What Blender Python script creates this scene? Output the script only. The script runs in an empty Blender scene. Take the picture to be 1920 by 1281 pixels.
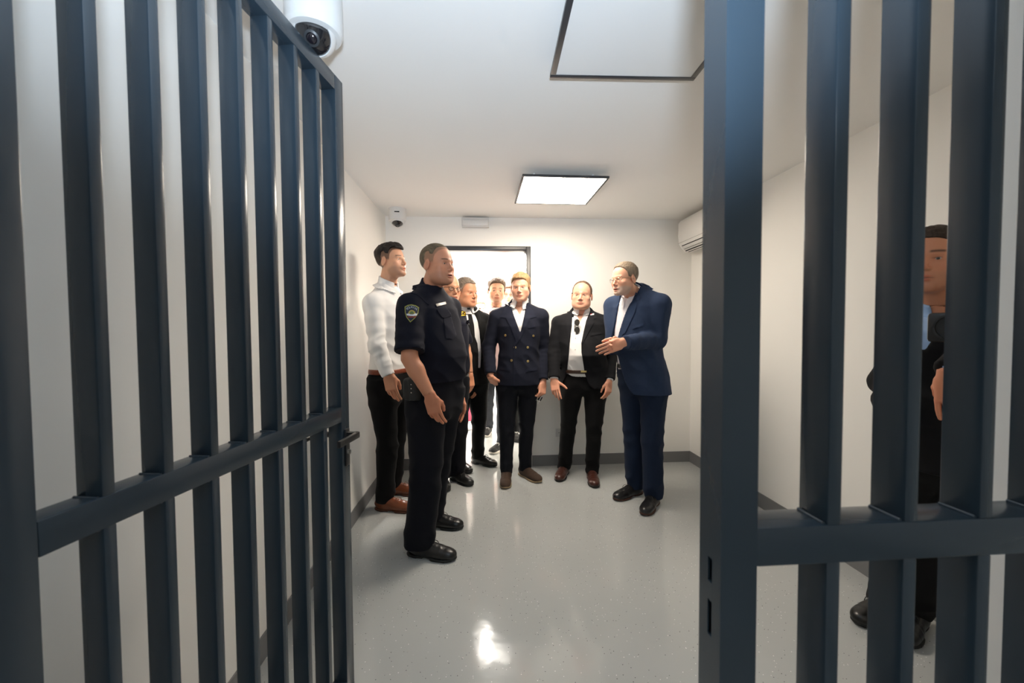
import bpy, bmesh, math, random
import numpy as np
from mathutils import Vector, Matrix, Euler
from mathutils.bvhtree import BVHTree
from mathutils.geometry import delaunay_2d_cdt
R_ = math.radians
sc = bpy.context.scene
COL = sc.collection
rng = np.random.default_rng(7)

# ------------------------------------------------------------------ camera, world, lamps, exposure
FPX, YAW, PITCH, ROLL, EYE = 750.0, .069, .0333, -.0065, 1.3205     # solved from the room's own edges
XL, XR, YB, HC, HB = -.894, 2.004, 3.762, 2.351, .104             # left wall, right wall, back wall, ceiling, skirting
cy_, sy_, cp_, sp_ = math.cos(YAW), math.sin(YAW), math.cos(PITCH), math.sin(PITCH)
c_f = np.array([sy_*cp_, cy_*cp_, -sp_]); c_r = np.array([cy_, -sy_, 0.]); c_u = np.cross(c_r, c_f)
c_r, c_u = math.cos(ROLL)*c_r+math.sin(ROLL)*c_u, -math.sin(ROLL)*c_r+math.cos(ROLL)*c_u
cam = bpy.data.cameras.new('camera'); camo = bpy.data.objects.new('camera', cam); COL.objects.link(camo)
cam.sensor_width = 36; cam.lens = FPX/1920*36; cam.clip_start = .01
camo.matrix_world = Matrix(((c_r[0], c_u[0], -c_f[0], 0), (c_r[1], c_u[1], -c_f[1], 0), (c_r[2], c_u[2], -c_f[2], EYE), (0, 0, 0, 1)))
cam.dof.use_dof = True; cam.dof.focus_distance = 2.9; cam.dof.aperture_fstop = 4.5
sc.camera = camo
w = bpy.data.worlds.new('world'); sc.world = w; w.use_nodes = True
w.node_tree.nodes['Background'].inputs[0].default_value = (.55, .62, .75, 1); w.node_tree.nodes['Background'].inputs[1].default_value = .05
def lamp(name, kind, loc, energy, color, aim=None, **kw):
    l = bpy.data.lights.new(name, kind); l.energy = energy; l.color = color
    for k, v in kw.items(): setattr(l, k, v)
    o = bpy.data.objects.new(name, l); COL.objects.link(o); o.location = loc
    if aim is not None: o.rotation_euler = Vector(aim).to_track_quat('-Z', 'Y').to_euler()
    return o
# the photographer's own flash, tilted up at the ceiling (it throws the soft shadows of bars, panel and dome)
lamp('camera_flash', 'SPOT', (.025, -.06, 1.45), 150, (.70, .84, 1.0), aim=(-.02, .70, .72), spot_size=R_(106), spot_blend=.9, shadow_soft_size=.035)
# ceiling lamp of the corridor behind the doorway; unseen cool fill added behind the camera
lamp('corridor_lamp', 'AREA', (.05, 5.2, 2.30), 210, (1, .95, .88), shape='RECTANGLE', size=1.0, size_y=1.8)
lamp('lobby_fill', 'AREA', (.3, -1.6, 2.30), 9, (.82, .91, 1.0), shape='RECTANGLE', size=.6, size_y=.6)
PANEL_POWER = 34.5
sc.cycles.max_bounces = 16; sc.cycles.diffuse_bounces = 12
sc.view_settings.view_transform = 'Standard'; sc.view_settings.look = 'None'
sc.view_settings.gamma = 1; sc.view_settings.use_curve_mapping = False; sc.view_settings.exposure = 0.05

# survey helpers: sight line through a picture point met with a depth plane / a height
def ray(px, py): return c_f+c_r*((px-960)/FPX)+c_u*((640.5-py)/FPX)
def W(px, py, Y): d = ray(px, py); return np.array([0, 0, EYE])+d*(Y/d[1])
def FL(px, py, z=0.): d = ray(px, py); return np.array([0, 0, EYE])+d*((z-EYE)/d[2])

# ------------------------------------------------------------------ materials
MATS = {}
def mat(name, color, rough=.5, metal=0, spec=.5, bump=None, emit=None, sheen=0, coat=0, attr=False, sss=0, noise=None, trans=0):
    if name in MATS: return MATS[name]
    m = bpy.data.materials.new(name); m.use_nodes = True; nt = m.node_tree; b = nt.nodes['Principled BSDF']
    b.inputs['Base Color'].default_value = (*color, 1); b.inputs['Roughness'].default_value = rough
    b.inputs['Metallic'].default_value = metal; b.inputs['Specular IOR Level'].default_value = spec
    b.inputs['Sheen Weight'].default_value = sheen; b.inputs['Coat Weight'].default_value = coat; b.inputs['Coat Roughness'].default_value = .08
    if trans: b.inputs['Transmission Weight'].default_value = trans
    if attr:
        a = nt.nodes.new('ShaderNodeAttribute'); a.attribute_name = 'col'; nt.links.new(a.outputs['Color'], b.inputs['Base Color'])
    if sss:
        b.inputs['Subsurface Weight'].default_value = sss; b.inputs['Subsurface Radius'].default_value = (.012, .005, .003); b.inputs['Subsurface Scale'].default_value = 1
    tc = nt.nodes.new('ShaderNodeTexCoord')
    if noise:                                   # (scale, amount): gentle colour variation of the stuff itself
        n = nt.nodes.new('ShaderNodeTexNoise'); n.inputs['Scale'].default_value = noise[0]; nt.links.new(tc.outputs['Object'], n.inputs['Vector'])
        mx = nt.nodes.new('ShaderNodeMix'); mx.data_type = 'RGBA'
        mx.inputs[6].default_value = (*[c*(1-noise[1]) for c in color], 1); mx.inputs[7].default_value = (*[min(1, c*(1+noise[1])) for c in color], 1)
        nt.links.new(n.outputs['Fac'], mx.inputs[0]); nt.links.new(mx.outputs[2], b.inputs['Base Color'])
    if bump:                                    # (scale, strength, distance)
        n = nt.nodes.new('ShaderNodeTexNoise'); n.inputs['Scale'].default_value = bump[0]; n.inputs['Detail'].default_value = 3
        nt.links.new(tc.outputs['Object'], n.inputs['Vector'])
        bp = nt.nodes.new('ShaderNodeBump'); bp.inputs['Strength'].default_value = bump[1]; bp.inputs['Distance'].default_value = bump[2]
        nt.links.new(n.outputs['Fac'], bp.inputs['Height']); nt.links.new(bp.outputs['Normal'], b.inputs['Normal'])
    if emit:
        b.inputs['Emission Color'].default_value = (*emit[0], 1); b.inputs['Emission Strength'].default_value = emit[1]
    MATS[name] = m; return m
def cloth(name, color, rough=.88, sheen=.02):
    pale = max(color) > .4
    return mat(name, color, .75 if pale else rough, bump=(420, .08 if pale else .25, .002), sheen=0 if pale else sheen, spec=.25 if pale else .16, noise=(60, .02 if pale else .10))
M_wall = mat('wall paint', (.88, .868, .835), .8, bump=(90, .08, .002), spec=.1)
M_ceil = mat('ceiling paint', (.86, .85, .83), .85, bump=(70, .06, .002), spec=.1)
M_base = mat('grey skirting coat', (.19, .19, .195), .42, bump=(60, .15, .003))
M_steel = mat('anthracite paint', (.023, .037, .051), .24, bump=(160, .05, .001), spec=.55)
M_black = mat('black plastic', (.012, .012, .013), .35)
M_white = mat('white plastic', (.70, .70, .69), .35)
M_frame = mat('dark frame', (.035, .037, .042), .32)
M_skin = mat('skin', (.6, .38, .28), .48, attr=True, sss=.12, spec=.4, bump=(260, .12, .001))
M_hair = mat('hair', (.05, .04, .03), .6, attr=True, bump=(300, .5, .004), spec=.3)
M_chrome = mat('chrome', (.75, .74, .72), .18, metal=1)
M_gold = mat('brass', (.75, .58, .25), .28, metal=1)
M_glass = mat('spectacle glass', (.9, .92, .93), .05, trans=1)
M_hole = mat('dark cavity', (.003, .003, .003), .9)

# ------------------------------------------------------------------ object helpers
def link(o, parent=None, label=None, cat=None, group=None, kind=None):
    COL.objects.link(o)
    if parent is not None: o.parent = parent
    if label: o['label'] = label
    if cat: o['category'] = cat
    if group: o['group'] = group
    if kind: o['kind'] = kind
    return o
def empty(name, loc, label, cat, group=None, rz=0):
    o = bpy.data.objects.new(name, None); o.empty_display_size = .1; o.location = loc; o.rotation_euler = (0, 0, rz)
    return link(o, None, label, cat, group)
def mesh(name, V, Fc, m, parent=None, smooth=True, origin=(0, 0, 0), col=None, **kw):
    V = np.asarray(V, dtype=np.float32)-np.asarray(origin, dtype=np.float32)
    me = bpy.data.meshes.new(name)
    if isinstance(Fc, np.ndarray) and Fc.ndim == 2 and len(Fc):
        n, k = Fc.shape
        me.vertices.add(len(V)); me.vertices.foreach_set('co', V.ravel())
        me.loops.add(n*k); me.loops.foreach_set('vertex_index', Fc.astype(np.int32).ravel())
        me.polygons.add(n); me.polygons.foreach_set('loop_start', np.arange(0, n*k, k, dtype=np.int32))
        me.update(calc_edges=True)
    else:
        me.from_pydata([tuple(v) for v in V.tolist()], [], [list(map(int, f)) for f in Fc]); me.update()
    if smooth: me.polygons.foreach_set('use_smooth', np.ones(len(me.polygons), dtype=bool))
    if col is not None:
        a = me.color_attributes.new('col', 'FLOAT_COLOR', 'POINT')
        c4 = np.ones((len(V), 4), dtype=np.float32); c4[:, :3] = col; a.data.foreach_set('color', c4.ravel())
    me.materials.append(m)
    o = bpy.data.objects.new(name, me)
    if parent is None and any(origin): o.location = origin
    return link(o, parent, **kw)
def bmobj(name, bm, m, parent=None, smooth=False, loc=None, **kw):
    bmesh.ops.recalc_face_normals(bm, faces=bm.faces)
    me = bpy.data.meshes.new(name); bm.to_mesh(me); bm.free(); me.materials.append(m)
    if smooth:
        me.polygons.foreach_set('use_smooth', np.ones(len(me.polygons), dtype=bool)); me.set_sharp_from_angle(angle=R_(40))
    o = bpy.data.objects.new(name, me)
    if loc is not None: o.location = loc
    return link(o, parent, **kw)
def add_box(bm, lo, hi, bev=0, seg=2, M=None):
    r = bmesh.ops.create_cube(bm, size=1); vs = r['verts']
    lo, hi = Vector(lo), Vector(hi); c = (lo+hi)/2; s = hi-lo
    for v in vs: v.co = Vector((v.co.x*s.x, v.co.y*s.y, v.co.z*s.z))+c
    if bev:
        es = list({e for v in vs for e in v.link_edges}); r2 = bmesh.ops.bevel(bm, geom=es, offset=bev, segments=seg, affect='EDGES', profile=.5)
        vs = list({v for f in r2['faces'] for v in f.verts} | {v for v in vs if v.is_valid})
    if M is not None:
        for v in vs: v.co = M @ v.co
    return vs
def box(name, lo, hi, m, parent=None, bev=0, M=None, **kw):
    bm = bmesh.new(); add_box(bm, lo, hi, bev, M=M)
    return bmobj(name, bm, m, parent, smooth=bev > 0, **kw)
def add_lathe(bm, prof, n=32, M=None, axis=None):
    rings = []
    for r, z in prof:
        rings.append([bm.verts.new((r*math.cos(2*math.pi*i/n), r*math.sin(2*math.pi*i/n), z)) for i in range(n)])
    for a, b in zip(rings, rings[1:]):
        for i in range(n): bm.faces.new((a[i], a[(i+1) % n], b[(i+1) % n], b[i]))
    if prof[0][0] > 1e-5: bm.faces.new(rings[0])
    if prof[-1][0] > 1e-5: bm.faces.new(rings[-1])
    vs = [v for r in rings for v in r]
    if M is not None:
        for v in vs: v.co = M @ v.co
    return vs
def lathe(name, prof, m, parent=None, n=32, M=None, **kw):
    bm = bmesh.new(); add_lathe(bm, prof, n, M); bmesh.ops.remove_doubles(bm, verts=bm.verts, dist=1e-6)
    return bmobj(name, bm, m, parent, smooth=True, **kw)
def add_tube(bm, pts, r, n=8, closed=False):
    pts = [Vector(p) for p in pts]; rings = []
    N = len(pts)
    for i, p in enumerate(pts):
        a = pts[(i-1) % N] if (closed or i > 0) else p; b = pts[(i+1) % N] if (closed or i < N-1) else p
        t = (b-a).normalized(); x = t.orthogonal().normalized()
        if rings and i: 
            x = (px_-t*px_.dot(t)).normalized()
        px_ = x; y = t.cross(x); rr = r[i] if hasattr(r, '__len__') else r
        rings.append([bm.verts.new(p+rr*(math.cos(2*math.pi*k/n)*x+math.sin(2*math.pi*k/n)*y)) for k in range(n)])
    for i in range(N if closed else N-1):
        A, B = rings[i], rings[(i+1) % N]
        for k in range(n): bm.faces.new((A[k], A[(k+1) % n], B[(k+1) % n], B[k]))
    if not closed: bm.faces.new(rings[0]); bm.faces.new(rings[-1])
def tube(name, pts, r, m, parent=None, n=8, closed=False, **kw):
    bm = bmesh.new(); add_tube(bm, pts, r, n, closed); return bmobj(name, bm, m, parent, smooth=True, **kw)

# ------------------------------------------------------------------ the setting
def rounded(name, lo, hi, m, **kw): return box(name, lo, hi, m, None, kind='structure', **kw)
# floor: grey epoxy with scattered flakes
mf = bpy.data.materials.new('epoxy floor'); mf.use_nodes = True; nt = mf.node_tree; b = nt.nodes['Principled BSDF']
tc = nt.nodes.new('ShaderNodeTexCoord')
def fleck(scale, thr, keep, offs):
    mp = nt.nodes.new('ShaderNodeMapping'); mp.inputs['Location'].default_value = (offs, offs*.7, 0); nt.links.new(tc.outputs['Object'], mp.inputs[0])
    v = nt.nodes.new('ShaderNodeTexVoronoi'); v.inputs['Scale'].default_value = scale; nt.links.new(mp.outputs[0], v.inputs['Vector'])
    lt = nt.nodes.new('ShaderNodeMath'); lt.operation = 'LESS_THAN'; nt.links.new(v.outputs['Distance'], lt.inputs[0]); lt.inputs[1].default_value = thr
    sp = nt.nodes.new('ShaderNodeSeparateColor'); nt.links.new(v.outputs['Color'], sp.inputs[0])
    kp = nt.nodes.new('ShaderNodeMath'); kp.operation = 'LESS_THAN'; nt.links.new(sp.outputs[0], kp.inputs[0]); kp.inputs[1].default_value = keep
    mu = nt.nodes.new('ShaderNodeMath'); mu.operation = 'MULTIPLY'; nt.links.new(lt.outputs[0], mu.inputs[0]); nt.links.new(kp.outputs[0], mu.inputs[1]); return mu
n1 = nt.nodes.new('ShaderNodeTexNoise'); n1.inputs['Scale'].default_value = 2.2; n1.inputs['Detail'].default_value = 4; nt.links.new(tc.outputs['Object'], n1.inputs['Vector'])
m0 = nt.nodes.new('ShaderNodeMix'); m0.data_type = 'RGBA'; m0.inputs[6].default_value = (.395, .415, .41, 1); m0.inputs[7].default_value = (.45, .465, .46, 1); nt.links.new(n1.outputs['Fac'], m0.inputs[0])
m1 = nt.nodes.new('ShaderNodeMix'); m1.data_type = 'RGBA'; m1.inputs[7].default_value = (.03, .03, .03, 1)
m2 = nt.nodes.new('ShaderNodeMix'); m2.data_type = 'RGBA'; m2.inputs[7].default_value = (.85, .85, .83, 1)
nt.links.new(m0.outputs[2], m1.inputs[6]); nt.links.new(fleck(75, .13, .24, 3.1).outputs[0], m1.inputs[0])
nt.links.new(m1.outputs[2], m2.inputs[6]); nt.links.new(fleck(70, .13, .30, 7.7).outputs[0], m2.inputs[0])
nt.links.new(m2.outputs[2], b.inputs['Base Color']); b.inputs['Roughness'].default_value = .12; b.inputs['Specular IOR Level'].default_value = .5
n2 = nt.nodes.new('ShaderNodeTexNoise'); n2.inputs['Scale'].default_value = 7; n2.inputs['Detail'].default_value = 3; nt.links.new(tc.outputs['Object'], n2.inputs['Vector'])
bp = nt.nodes.new('ShaderNodeBump'); bp.inputs['Strength'].default_value = .10; bp.inputs['Distance'].default_value = .012
nt.links.new(n2.outputs['Fac'], bp.inputs['Height']); nt.links.new(bp.outputs['Normal'], b.inputs['Normal'])

YF, YC = -2.3, 6.6                           # back of the lobby, far wall of the corridor
rounded('floor', (XL-.15, YF-.15, -.12), (XR+.15, YC+.15, 0), mf)
rounded('ceiling', (XL-.15, YF-.15, HC), (XR+.15, YC+.15, HC+.12), M_ceil)
rounded('wall_left', (XL-.15, YF-.15, 0), (XL, YC+.15, HC), M_wall)
rounded('wall_right', (XR, YF-.15, 0), (XR+.15, YC+.15, HC), M_wall)
rounded('wall_front', (XL, YF-.15, 0), (XR, YF, HC), M_wall)
rounded('wall_corridor', (XL, YC, 0), (XR, YC+.15, HC), M_wall)
DX0, DX1, DZ = W(812, 463, YB)[0], W(995.5, 600, YB)[0], W(920, 462, YB)[2]
DTH = .13
bm = bmesh.new()
add_box(bm, (XL, YB, 0), (DX0, YB+DTH, HC)); add_box(bm, (DX1, YB, 0), (XR, YB+DTH, HC)); add_box(bm, (DX0, YB, DZ), (DX1, YB+DTH, HC))
bmobj('wall_back', bm, M_wall, kind='structure')
# pier where the grille meets the side of the cell
PX = W(1838, 600, .72)[0]
rounded('wall_pier', (PX, .62, 0), (XR, .74, HC), M_wall)
box('baseboard_pier', (PX-.004, .616, 0), (XR, .744, HB), M_base, kind='structure')
rounded('wall_stub', (XL, .42, 0), (-.735, .54, HC), M_wall)
box('baseboard_left', (XL, .54, 0), (XL+.006, YB, HB), M_base, kind='structure')
box('baseboard_right', (XR-.006, .74, 0), (XR, YB, HB), M_base, kind='structure')
bm = bmesh.new(); add_box(bm, (XL, YB-.006, 0), (DX0-.005, YB, HB)); add_box(bm, (DX1+.005, YB-.006, 0), (XR, YB, HB)); bmobj('baseboard_back', bm, M_base, kind='structure')
# dark steel frame of the doorway
fw = .042
d1 = bpy.data.objects.new('door_1', None); d1.location = ((DX0+DX1)/2, YB, 0); link(d1, kind='structure')
o_ = Vector(d1.location)
for nm, lo, hi in (('frame_post', (DX0, YB-.012, 0), (DX0+fw, YB+DTH+.012, DZ)), ('frame_post', (DX1-fw, YB-.012, 0), (DX1, YB+DTH+.012, DZ)), ('frame_head', (DX0+fw, YB-.012, DZ-fw), (DX1-fw, YB+DTH+.012, DZ))):
    box(nm, Vector(lo)-o_, Vector(hi)-o_, M_frame, d1, bev=.004)
# white cupboard door on the far corridor wall
cdx0, cdx1, cdz = W(800, 480, YC)[0], W(884, 480, YC)[0], W(884, 477, YC)[2]
d2 = bpy.data.objects.new('door_2', None); d2.location = ((cdx0+cdx1)/2, YC-.03, 0); link(d2, kind='structure'); o_ = Vector(d2.location)
box('door_leaf', Vector((cdx0+.02, YC-.035, .01))-o_, Vector((cdx1-.02, YC-.01, cdz-.02))-o_, M_white, d2, bev=.004)
for nm, lo, hi in (('frame_post', (cdx0-.03, YC-.045, 0), (cdx0+.012, YC, cdz)), ('frame_post', (cdx1-.012, YC-.045, 0), (cdx1+.03, YC, cdz)), ('frame_head', (cdx0-.03, YC-.045, cdz-.012), (cdx1+.03, YC, cdz+.03))):
    box(nm, Vector(lo)-o_, Vector(hi)-o_, M_white, d2, bev=.003)
box('hinge', Vector((cdx1-.02, YC-.055, cdz-.16))-o_, Vector((cdx1+.005, YC-.04, cdz-.06))-o_, M_chrome, d2, bev=.003)

# ------------------------------------------------------------------ steel gate and fixed grille
g0 = R_(9.585)                                   # the gate stands swung open into the cell
gd = Vector((math.sin(g0), math.cos(g0), 0)); gn = Vector((gd.y, -gd.x, 0)); GE = Vector((-.489, 1.387, 0))
GM = Matrix((( gd.x, gn.x, 0, GE.x), (gd.y, gn.y, 0, GE.y), (0, 0, 1, 0), (0, 0, 0, 1)))
gate = empty('barred_gate', (GE.x-gd.x*.9, GE.y-gd.y*.9, 0), 'dark blue steel barred gate swung open into the cell on the left', 'gate')
gi = Matrix.Translation(-Vector(gate.location))
def gbox(nm, lo, hi, bev=.0025, par=gate, m=M_steel, **kw): return box(nm, lo, hi, m, par, bev=bev, M=gi @ GM, **kw)
GT, gw = 2.168, .05
gbox('stile', (-.856, -gw, .04), (-.805, 0, GT)); gbox('stile', (.007, -gw, .04), (.057, 0, GT))
gbox('rail', (-.805, -gw, GT-gw), (.007, 0, GT)); gbox('rail', (-.805, -gw, 1.003), (.007, 0, 1.055)); gbox('rail', (-.805, -gw, .04), (.007, 0, .09))
gb = [-.7035, -.6005, -.4975, -.3945, -.2915, -.187, -.081]
for s in gb:
    gbox('bar', (s-.02, -gw+.001, 1.054), (s, -.001, GT-gw+.001)); gbox('bar', (s-.02, -gw+.001, .089), (s, -.001, 1.004))
    for za, dz in ((1.055, .006), (1.003, -.006)):           # weld beads where bar meets rail
        bm = bmesh.new(); A = [(s-.024, -.004, za), (s-.024, -gw+.003, za)]; add_tube(bm, A, .0026, 6)
        for v in bm.verts: v.co = gi @ GM @ v.co
        bmobj('weld_bead', bm, M_steel, gate, smooth=True)
# lever handle, its plate and the cylinder below it
hz = GE.z+1.0
def gpt(s, n, z): return gi @ (GM @ Vector((s, n, z)))
pl = gbox('lock_plate', (.020, -.001, .845), (.046, .007, .975), bev=.003, m=M_black, label='black lock plate')
bm = bmesh.new(); add_box(bm, (.022, .002, .942), (.042, .046, .964), .003); add_box(bm, (-.088, .032, .942), (.042, .047, .964), .004)
for v in bm.verts: v.co = gi @ (GM @ v.co)
lever = bmobj('lever_handle', bm, M_black, gate, smooth=True, label='black lever handle')
bm = bmesh.new(); add_tube(bm, [gpt(.032, .004, .893), gpt(.032, .013, .893)], .009, 14); bmobj('lock_cylinder', bm, M_chrome, gate, smooth=True, label='bright lock cylinder')
# the lever seen on the cell side too
bm = bmesh.new(); add_tube(bm, [gpt(.032, -gw, .953), gpt(.032, -.10, .953), gpt(.026, -.106, .953), gpt(-.085, -.107, .953)], .010, 10)
bmobj('lever_handle', bm, M_black, gate, smooth=True, label='black lever handle')
hg = empty('hinge_post', (-.70, .49, 0), 'dark blue steel post the open gate hangs from, at far left', 'post')
box('post_tube', (-.03, -.02, 0), (.015, .04, HC), M_steel, hg, bev=.003)
for z in (.35, 1.8):
    lathe('hinge', [(.001, 0), (.011, 0), (.011, .10), (.001, .10)], M_steel, hg, n=14, M=Matrix.Translation((.03, .045, z)))

grille = empty('barred_partition', (.7, .52, 0), 'fixed dark blue steel barred partition on the right, with lock post', 'partition')
GY0, GY1 = .50, .552
def fbox(nm, lo, hi, bev=.0025, m=M_steel, **kw):
    o = Vector(grille.location); return box(nm, Vector(lo)-o, Vector(hi)-o, m, grille, bev=bev, **kw)
# lock post with two strike openings cut in its side
bm = bmesh.new()
p0, p1 = .310, .3605
slots = [(.890, .940), (.966, 1.000)]
zs = [0, slots[0][0], slots[0][1], slots[1][0], slots[1][1], HC]
ya, yb2 = GY0+.020, GY0+.030
for i in range(5):
    if i in (1, 3):
        add_box(bm, (p0, GY0, zs[i]), (p0+.003, ya, zs[i+1])); add_box(bm, (p0, yb2, zs[i]), (p0+.003, GY1, zs[i+1]))
    else: add_box(bm, (p0, GY0, zs[i]), (p0+.003, GY1, zs[i+1]))
add_box(bm, (p0+.003, GY0, 0), (p1, GY0+.003, HC)); add_box(bm, (p0+.003, GY1-.003, 0), (p1, GY1, HC)); add_box(bm, (p1-.003, GY0+.003, 0), (p1, GY1-.003, HC))
bmesh.ops.translate(bm, verts=bm.verts, vec=-Vector(grille.location)); bmobj('lock_post', bm, M_steel, grille, label='wide lock post with two strike slots')
fx = [.470, .582, .694, .806, .918]
edges = [p1]+[x for c in fx for x in (c-.01, c+.01)]+[PX]
fbox('rail', (p1, GY0, .999), (PX, GY1, 1.052)); fbox('rail', (p1, GY0, .04), (PX, GY1, .09)); fbox('rail', (p1, GY0, HC-.05), (PX, GY1, HC))
for c in fx:
    fbox('bar', (c-.01, GY0+.0006, 1.051), (c+.01, GY1-.0006, HC-.049)); fbox('bar', (c-.01, GY0+.0006, .089), (c+.01, GY1-.0006, 1.0))
    bm = bmesh.new(); add_tube(bm, [Vector((c-.013, GY0+.004, 1.053))-Vector(grille.location), Vector((c-.013, GY1-.004, 1.053))-Vector(grille.location)], .0026, 6)
    bmobj('weld_bead', bm, M_steel, grille, smooth=True)
fbox('end_post', (PX-.03, GY0, 0), (PX+.02, GY1+.068, HC))

# ------------------------------------------------------------------ ceiling and wall fittings
def light_panel(near_l, near_r, far_r, far_l, label, lit, rod=True):
    z = HC-.052
    P = [FL(*q, z) for q in (near_l, near_r, far_r, far_l)]
    c = sum(P)/4; ex = (P[1]-P[0]+P[2]-P[3]); ang = math.atan2(ex[1], ex[0]); 
    t = empty('light_panel', (c[0], c[1], z), label, 'ceiling light', rz=ang); h = .287; f = .014 if lit else .021
    fm = M_frame
    for lo, hi in (((-h, -h, 0), (h, -h+f, .014)), ((-h, h-f, 0), (h, h, .014)), ((-h, -h+f, 0), (-h+f, h-f, .014)), ((h-f, -h+f, 0), (h, h-f, .014))):
        box('frame_bar', lo, hi, fm, t, bev=.001)
    if lit: dm = mat('lit diffuser', (.9, .9, .88), .5, emit=((1, .88, .735), PANEL_POWER))
    else: dm = mat('unlit diffuser', (.78, .78, .77), .45)
    box('diffuser', (-h+f, -h+f, .002), (h-f, h-f, .006), dm, t, label='glowing diffuser' if lit else 'unlit white diffuser')
    box('back_plate', (-h+f, -h+f, .009), (h-f, h-f, .013), M_white, t)
    for sx in (-.2, .2):
        for sy in (-.2, .2): lathe('spacer', [(.001, .013), (.008, .013), (.008, .052), (.001, .052)], M_white, t, n=10, M=Matrix.Translation((sx, sy, 0)))
    return t
light_panel((978.7, 332), (1141.6, 336.2), (1099.8, 383.2), (965.3, 380.8), 'square lit panel lamp on the ceiling over the group', True)
z = HC-.052; a, b2 = FL(1031, 147, z), FL(1303, 152, z); dvec = (b2-a)/np.linalg.norm(b2-a); nvec = np.array([dvec[1], -dvec[0], 0])
cc = a+dvec*.287+nvec*.287
def corners(c, d, n): return [c-d*.287+n*.287, c+d*.287+n*.287, c+d*.287-n*.287, c-d*.287-n*.287]
def px_of(P): d = np.array(P)-np.array([0, 0, EYE]); zz = d@c_f; return 960+FPX*(d@c_r)/zz, 640.5-FPX*(d@c_u)/zz
q = corners(cc, dvec, nvec); light_panel(*[px_of(v) for v in q], 'unlit square panel lamp with black frame on the near ceiling', False)

def dome_camera(name, loc, r, label, aim, ht=1.45):
    t = empty(name, loc, label, 'camera')
    lathe('housing', [(.001, 0), (r, 0), (r, -r*(ht-.25)), (r*.98, -r*(ht-.15)), (r*.92, -r*(ht-.06)), (r*.60, -r*ht), (.001, -r*ht)], M_white, t, n=40)
    aim = Vector(aim).normalized(); Q = aim.to_track_quat('Z', 'Y').to_matrix().to_4x4(); c = Vector((0, 0, -r*(ht-.10))); T = Matrix.Translation(c) @ Q
    rs = r*.72
    lathe('shroud', [(rs*1.0, -rs*.3)]+[(rs*1.06*math.sin(a), rs*1.06*math.cos(a)) for a in np.linspace(1.75, .98, 7)]+[(rs*.8, rs*.52)], M_white, t, n=36, M=T)
    dm = mat('tinted dome', (.012, .012, .014), .06, coat=.6)
    lathe('tinted_dome', [(rs*math.sin(a), rs*math.cos(a)) for a in np.linspace(1.5, .01, 10)], dm, t, n=32, M=T, label='dark tinted dome')
    mid = [o for o in t.children if o.name.startswith('tinted_dome')][0]
    lathe('lens_ring', [(rs*.30, rs*.95), (rs*.38, rs*.95), (rs*.36, rs*1.02), (rs*.26, rs*1.04), (rs*.24, rs*.98)], mat('lens ring grey', (.035, .038, .042), .25), mid, n=28, M=T)
    lathe('lens', [(rs*.25*math.sin(a), rs*.96+rs*.1*math.cos(a)) for a in np.linspace(1.57, .01, 6)], mat('lens glass', (.01, .008, .012), .03, coat=1), mid, n=20, M=T)
    box('slot', (-.010 if r < .078 else -.012, -r-.001, -.047), (.030, -r*.93, -.038), M_hole, t)
    return t
zc = 1.30
c1 = FL(588, -8, HC); dome_camera('dome_camera', tuple(c1), .083, 'large white dome camera on the ceiling above the open gate', (.12, -.62, -.62), 1.5)
c2 = FL(745, 392, HC); dome_camera('dome_camera', tuple(c2), .073, 'small white dome camera on the ceiling by the back left corner', (.05, -.35, -.9))
# slim white emergency lamp where ceiling meets back wall
e0, e1 = W(865.5, 404, YB-.05), W(917, 405, YB-.05)
t = empty('emergency_lamp', ((e0[0]+e1[0])/2, YB-.04, HC-.10), 'slim white emergency lamp at the top of the back wall', 'lamp'); hw = (e1[0]-e0[0])/2
box('housing', (-hw, -.012, 0), (hw, .04, .088), M_white, t, bev=.008)
box('diffuser', (-hw+.006, -.03, .008), (hw-.006, -.012, .060), mat('milky diffuser', (.74, .74, .73), .3), t, bev=.010)
# wall socket
s0 = W(1049.5, 811, YB)
t = empty('wall_socket', (s0[0], YB, s0[2]), 'white wall socket low on the back wall', 'socket')
box('cover_plate', (-.040, -.010, -.040), (.040, 0, .040), M_white, t, bev=.004)
My = Matrix.Rotation(R_(90), 4, 'X')
lathe('socket_well', [(.021, .0095), (.0215, .013), (.019, .0135), (.018, .0112), (.001, .0112)], mat('socket well', (.68, .68, .67), .4), t, n=24, M=My)
for x in (-.0095, .0095): lathe('pin_hole', [(.0035, .0105), (.0034, .0122), (.001, .0122)], M_hole, t, n=10, M=Matrix.Translation((x, 0, 0)) @ My)
# air conditioner on the right wall
ay1 = YB-.10; ay0 = ay1-.80; az0, az1 = 2.02, 2.315; ad = .185
t = empty('air_conditioner', (XR, (ay0+ay1)/2, az0), 'white air conditioner high on the right wall behind the post', 'air conditioner')
prof = [(0, .03), (-.07, .0), (-.12, .0), (-.155, .035), (-ad+.006, .075), (-ad, .15), (-ad, az1-az0-.03), (-ad+.02, az1-az0-.004), (-ad+.05, az1-az0), (0, az1-az0)]
def prism(name, prof, y0, y1, m, par, bev=0, **kw):
    bm = bmesh.new(); A = [bm.verts.new((x, y0, z)) for x, z in prof]; B = [bm.verts.new((x, y1, z)) for x, z in prof]
    bm.faces.new(A); bm.faces.new(B[::-1])
    for i in range(len(prof)): j = (i+1) % len(prof); bm.faces.new((A[i], A[j], B[j], B[i]))
    if bev: bmesh.ops.bevel(bm, geom=[e for e in bm.edges if abs(e.verts[0].co.y-e.verts[1].co.y) < 1e-5], offset=bev, segments=2, affect='EDGES')
    return bmobj(name, bm, m, par, smooth=True, **kw)
prism('casing', prof, -.40, .40, mat('ac white', (.80, .79, .77), .3), t, bev=.006)
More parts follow.
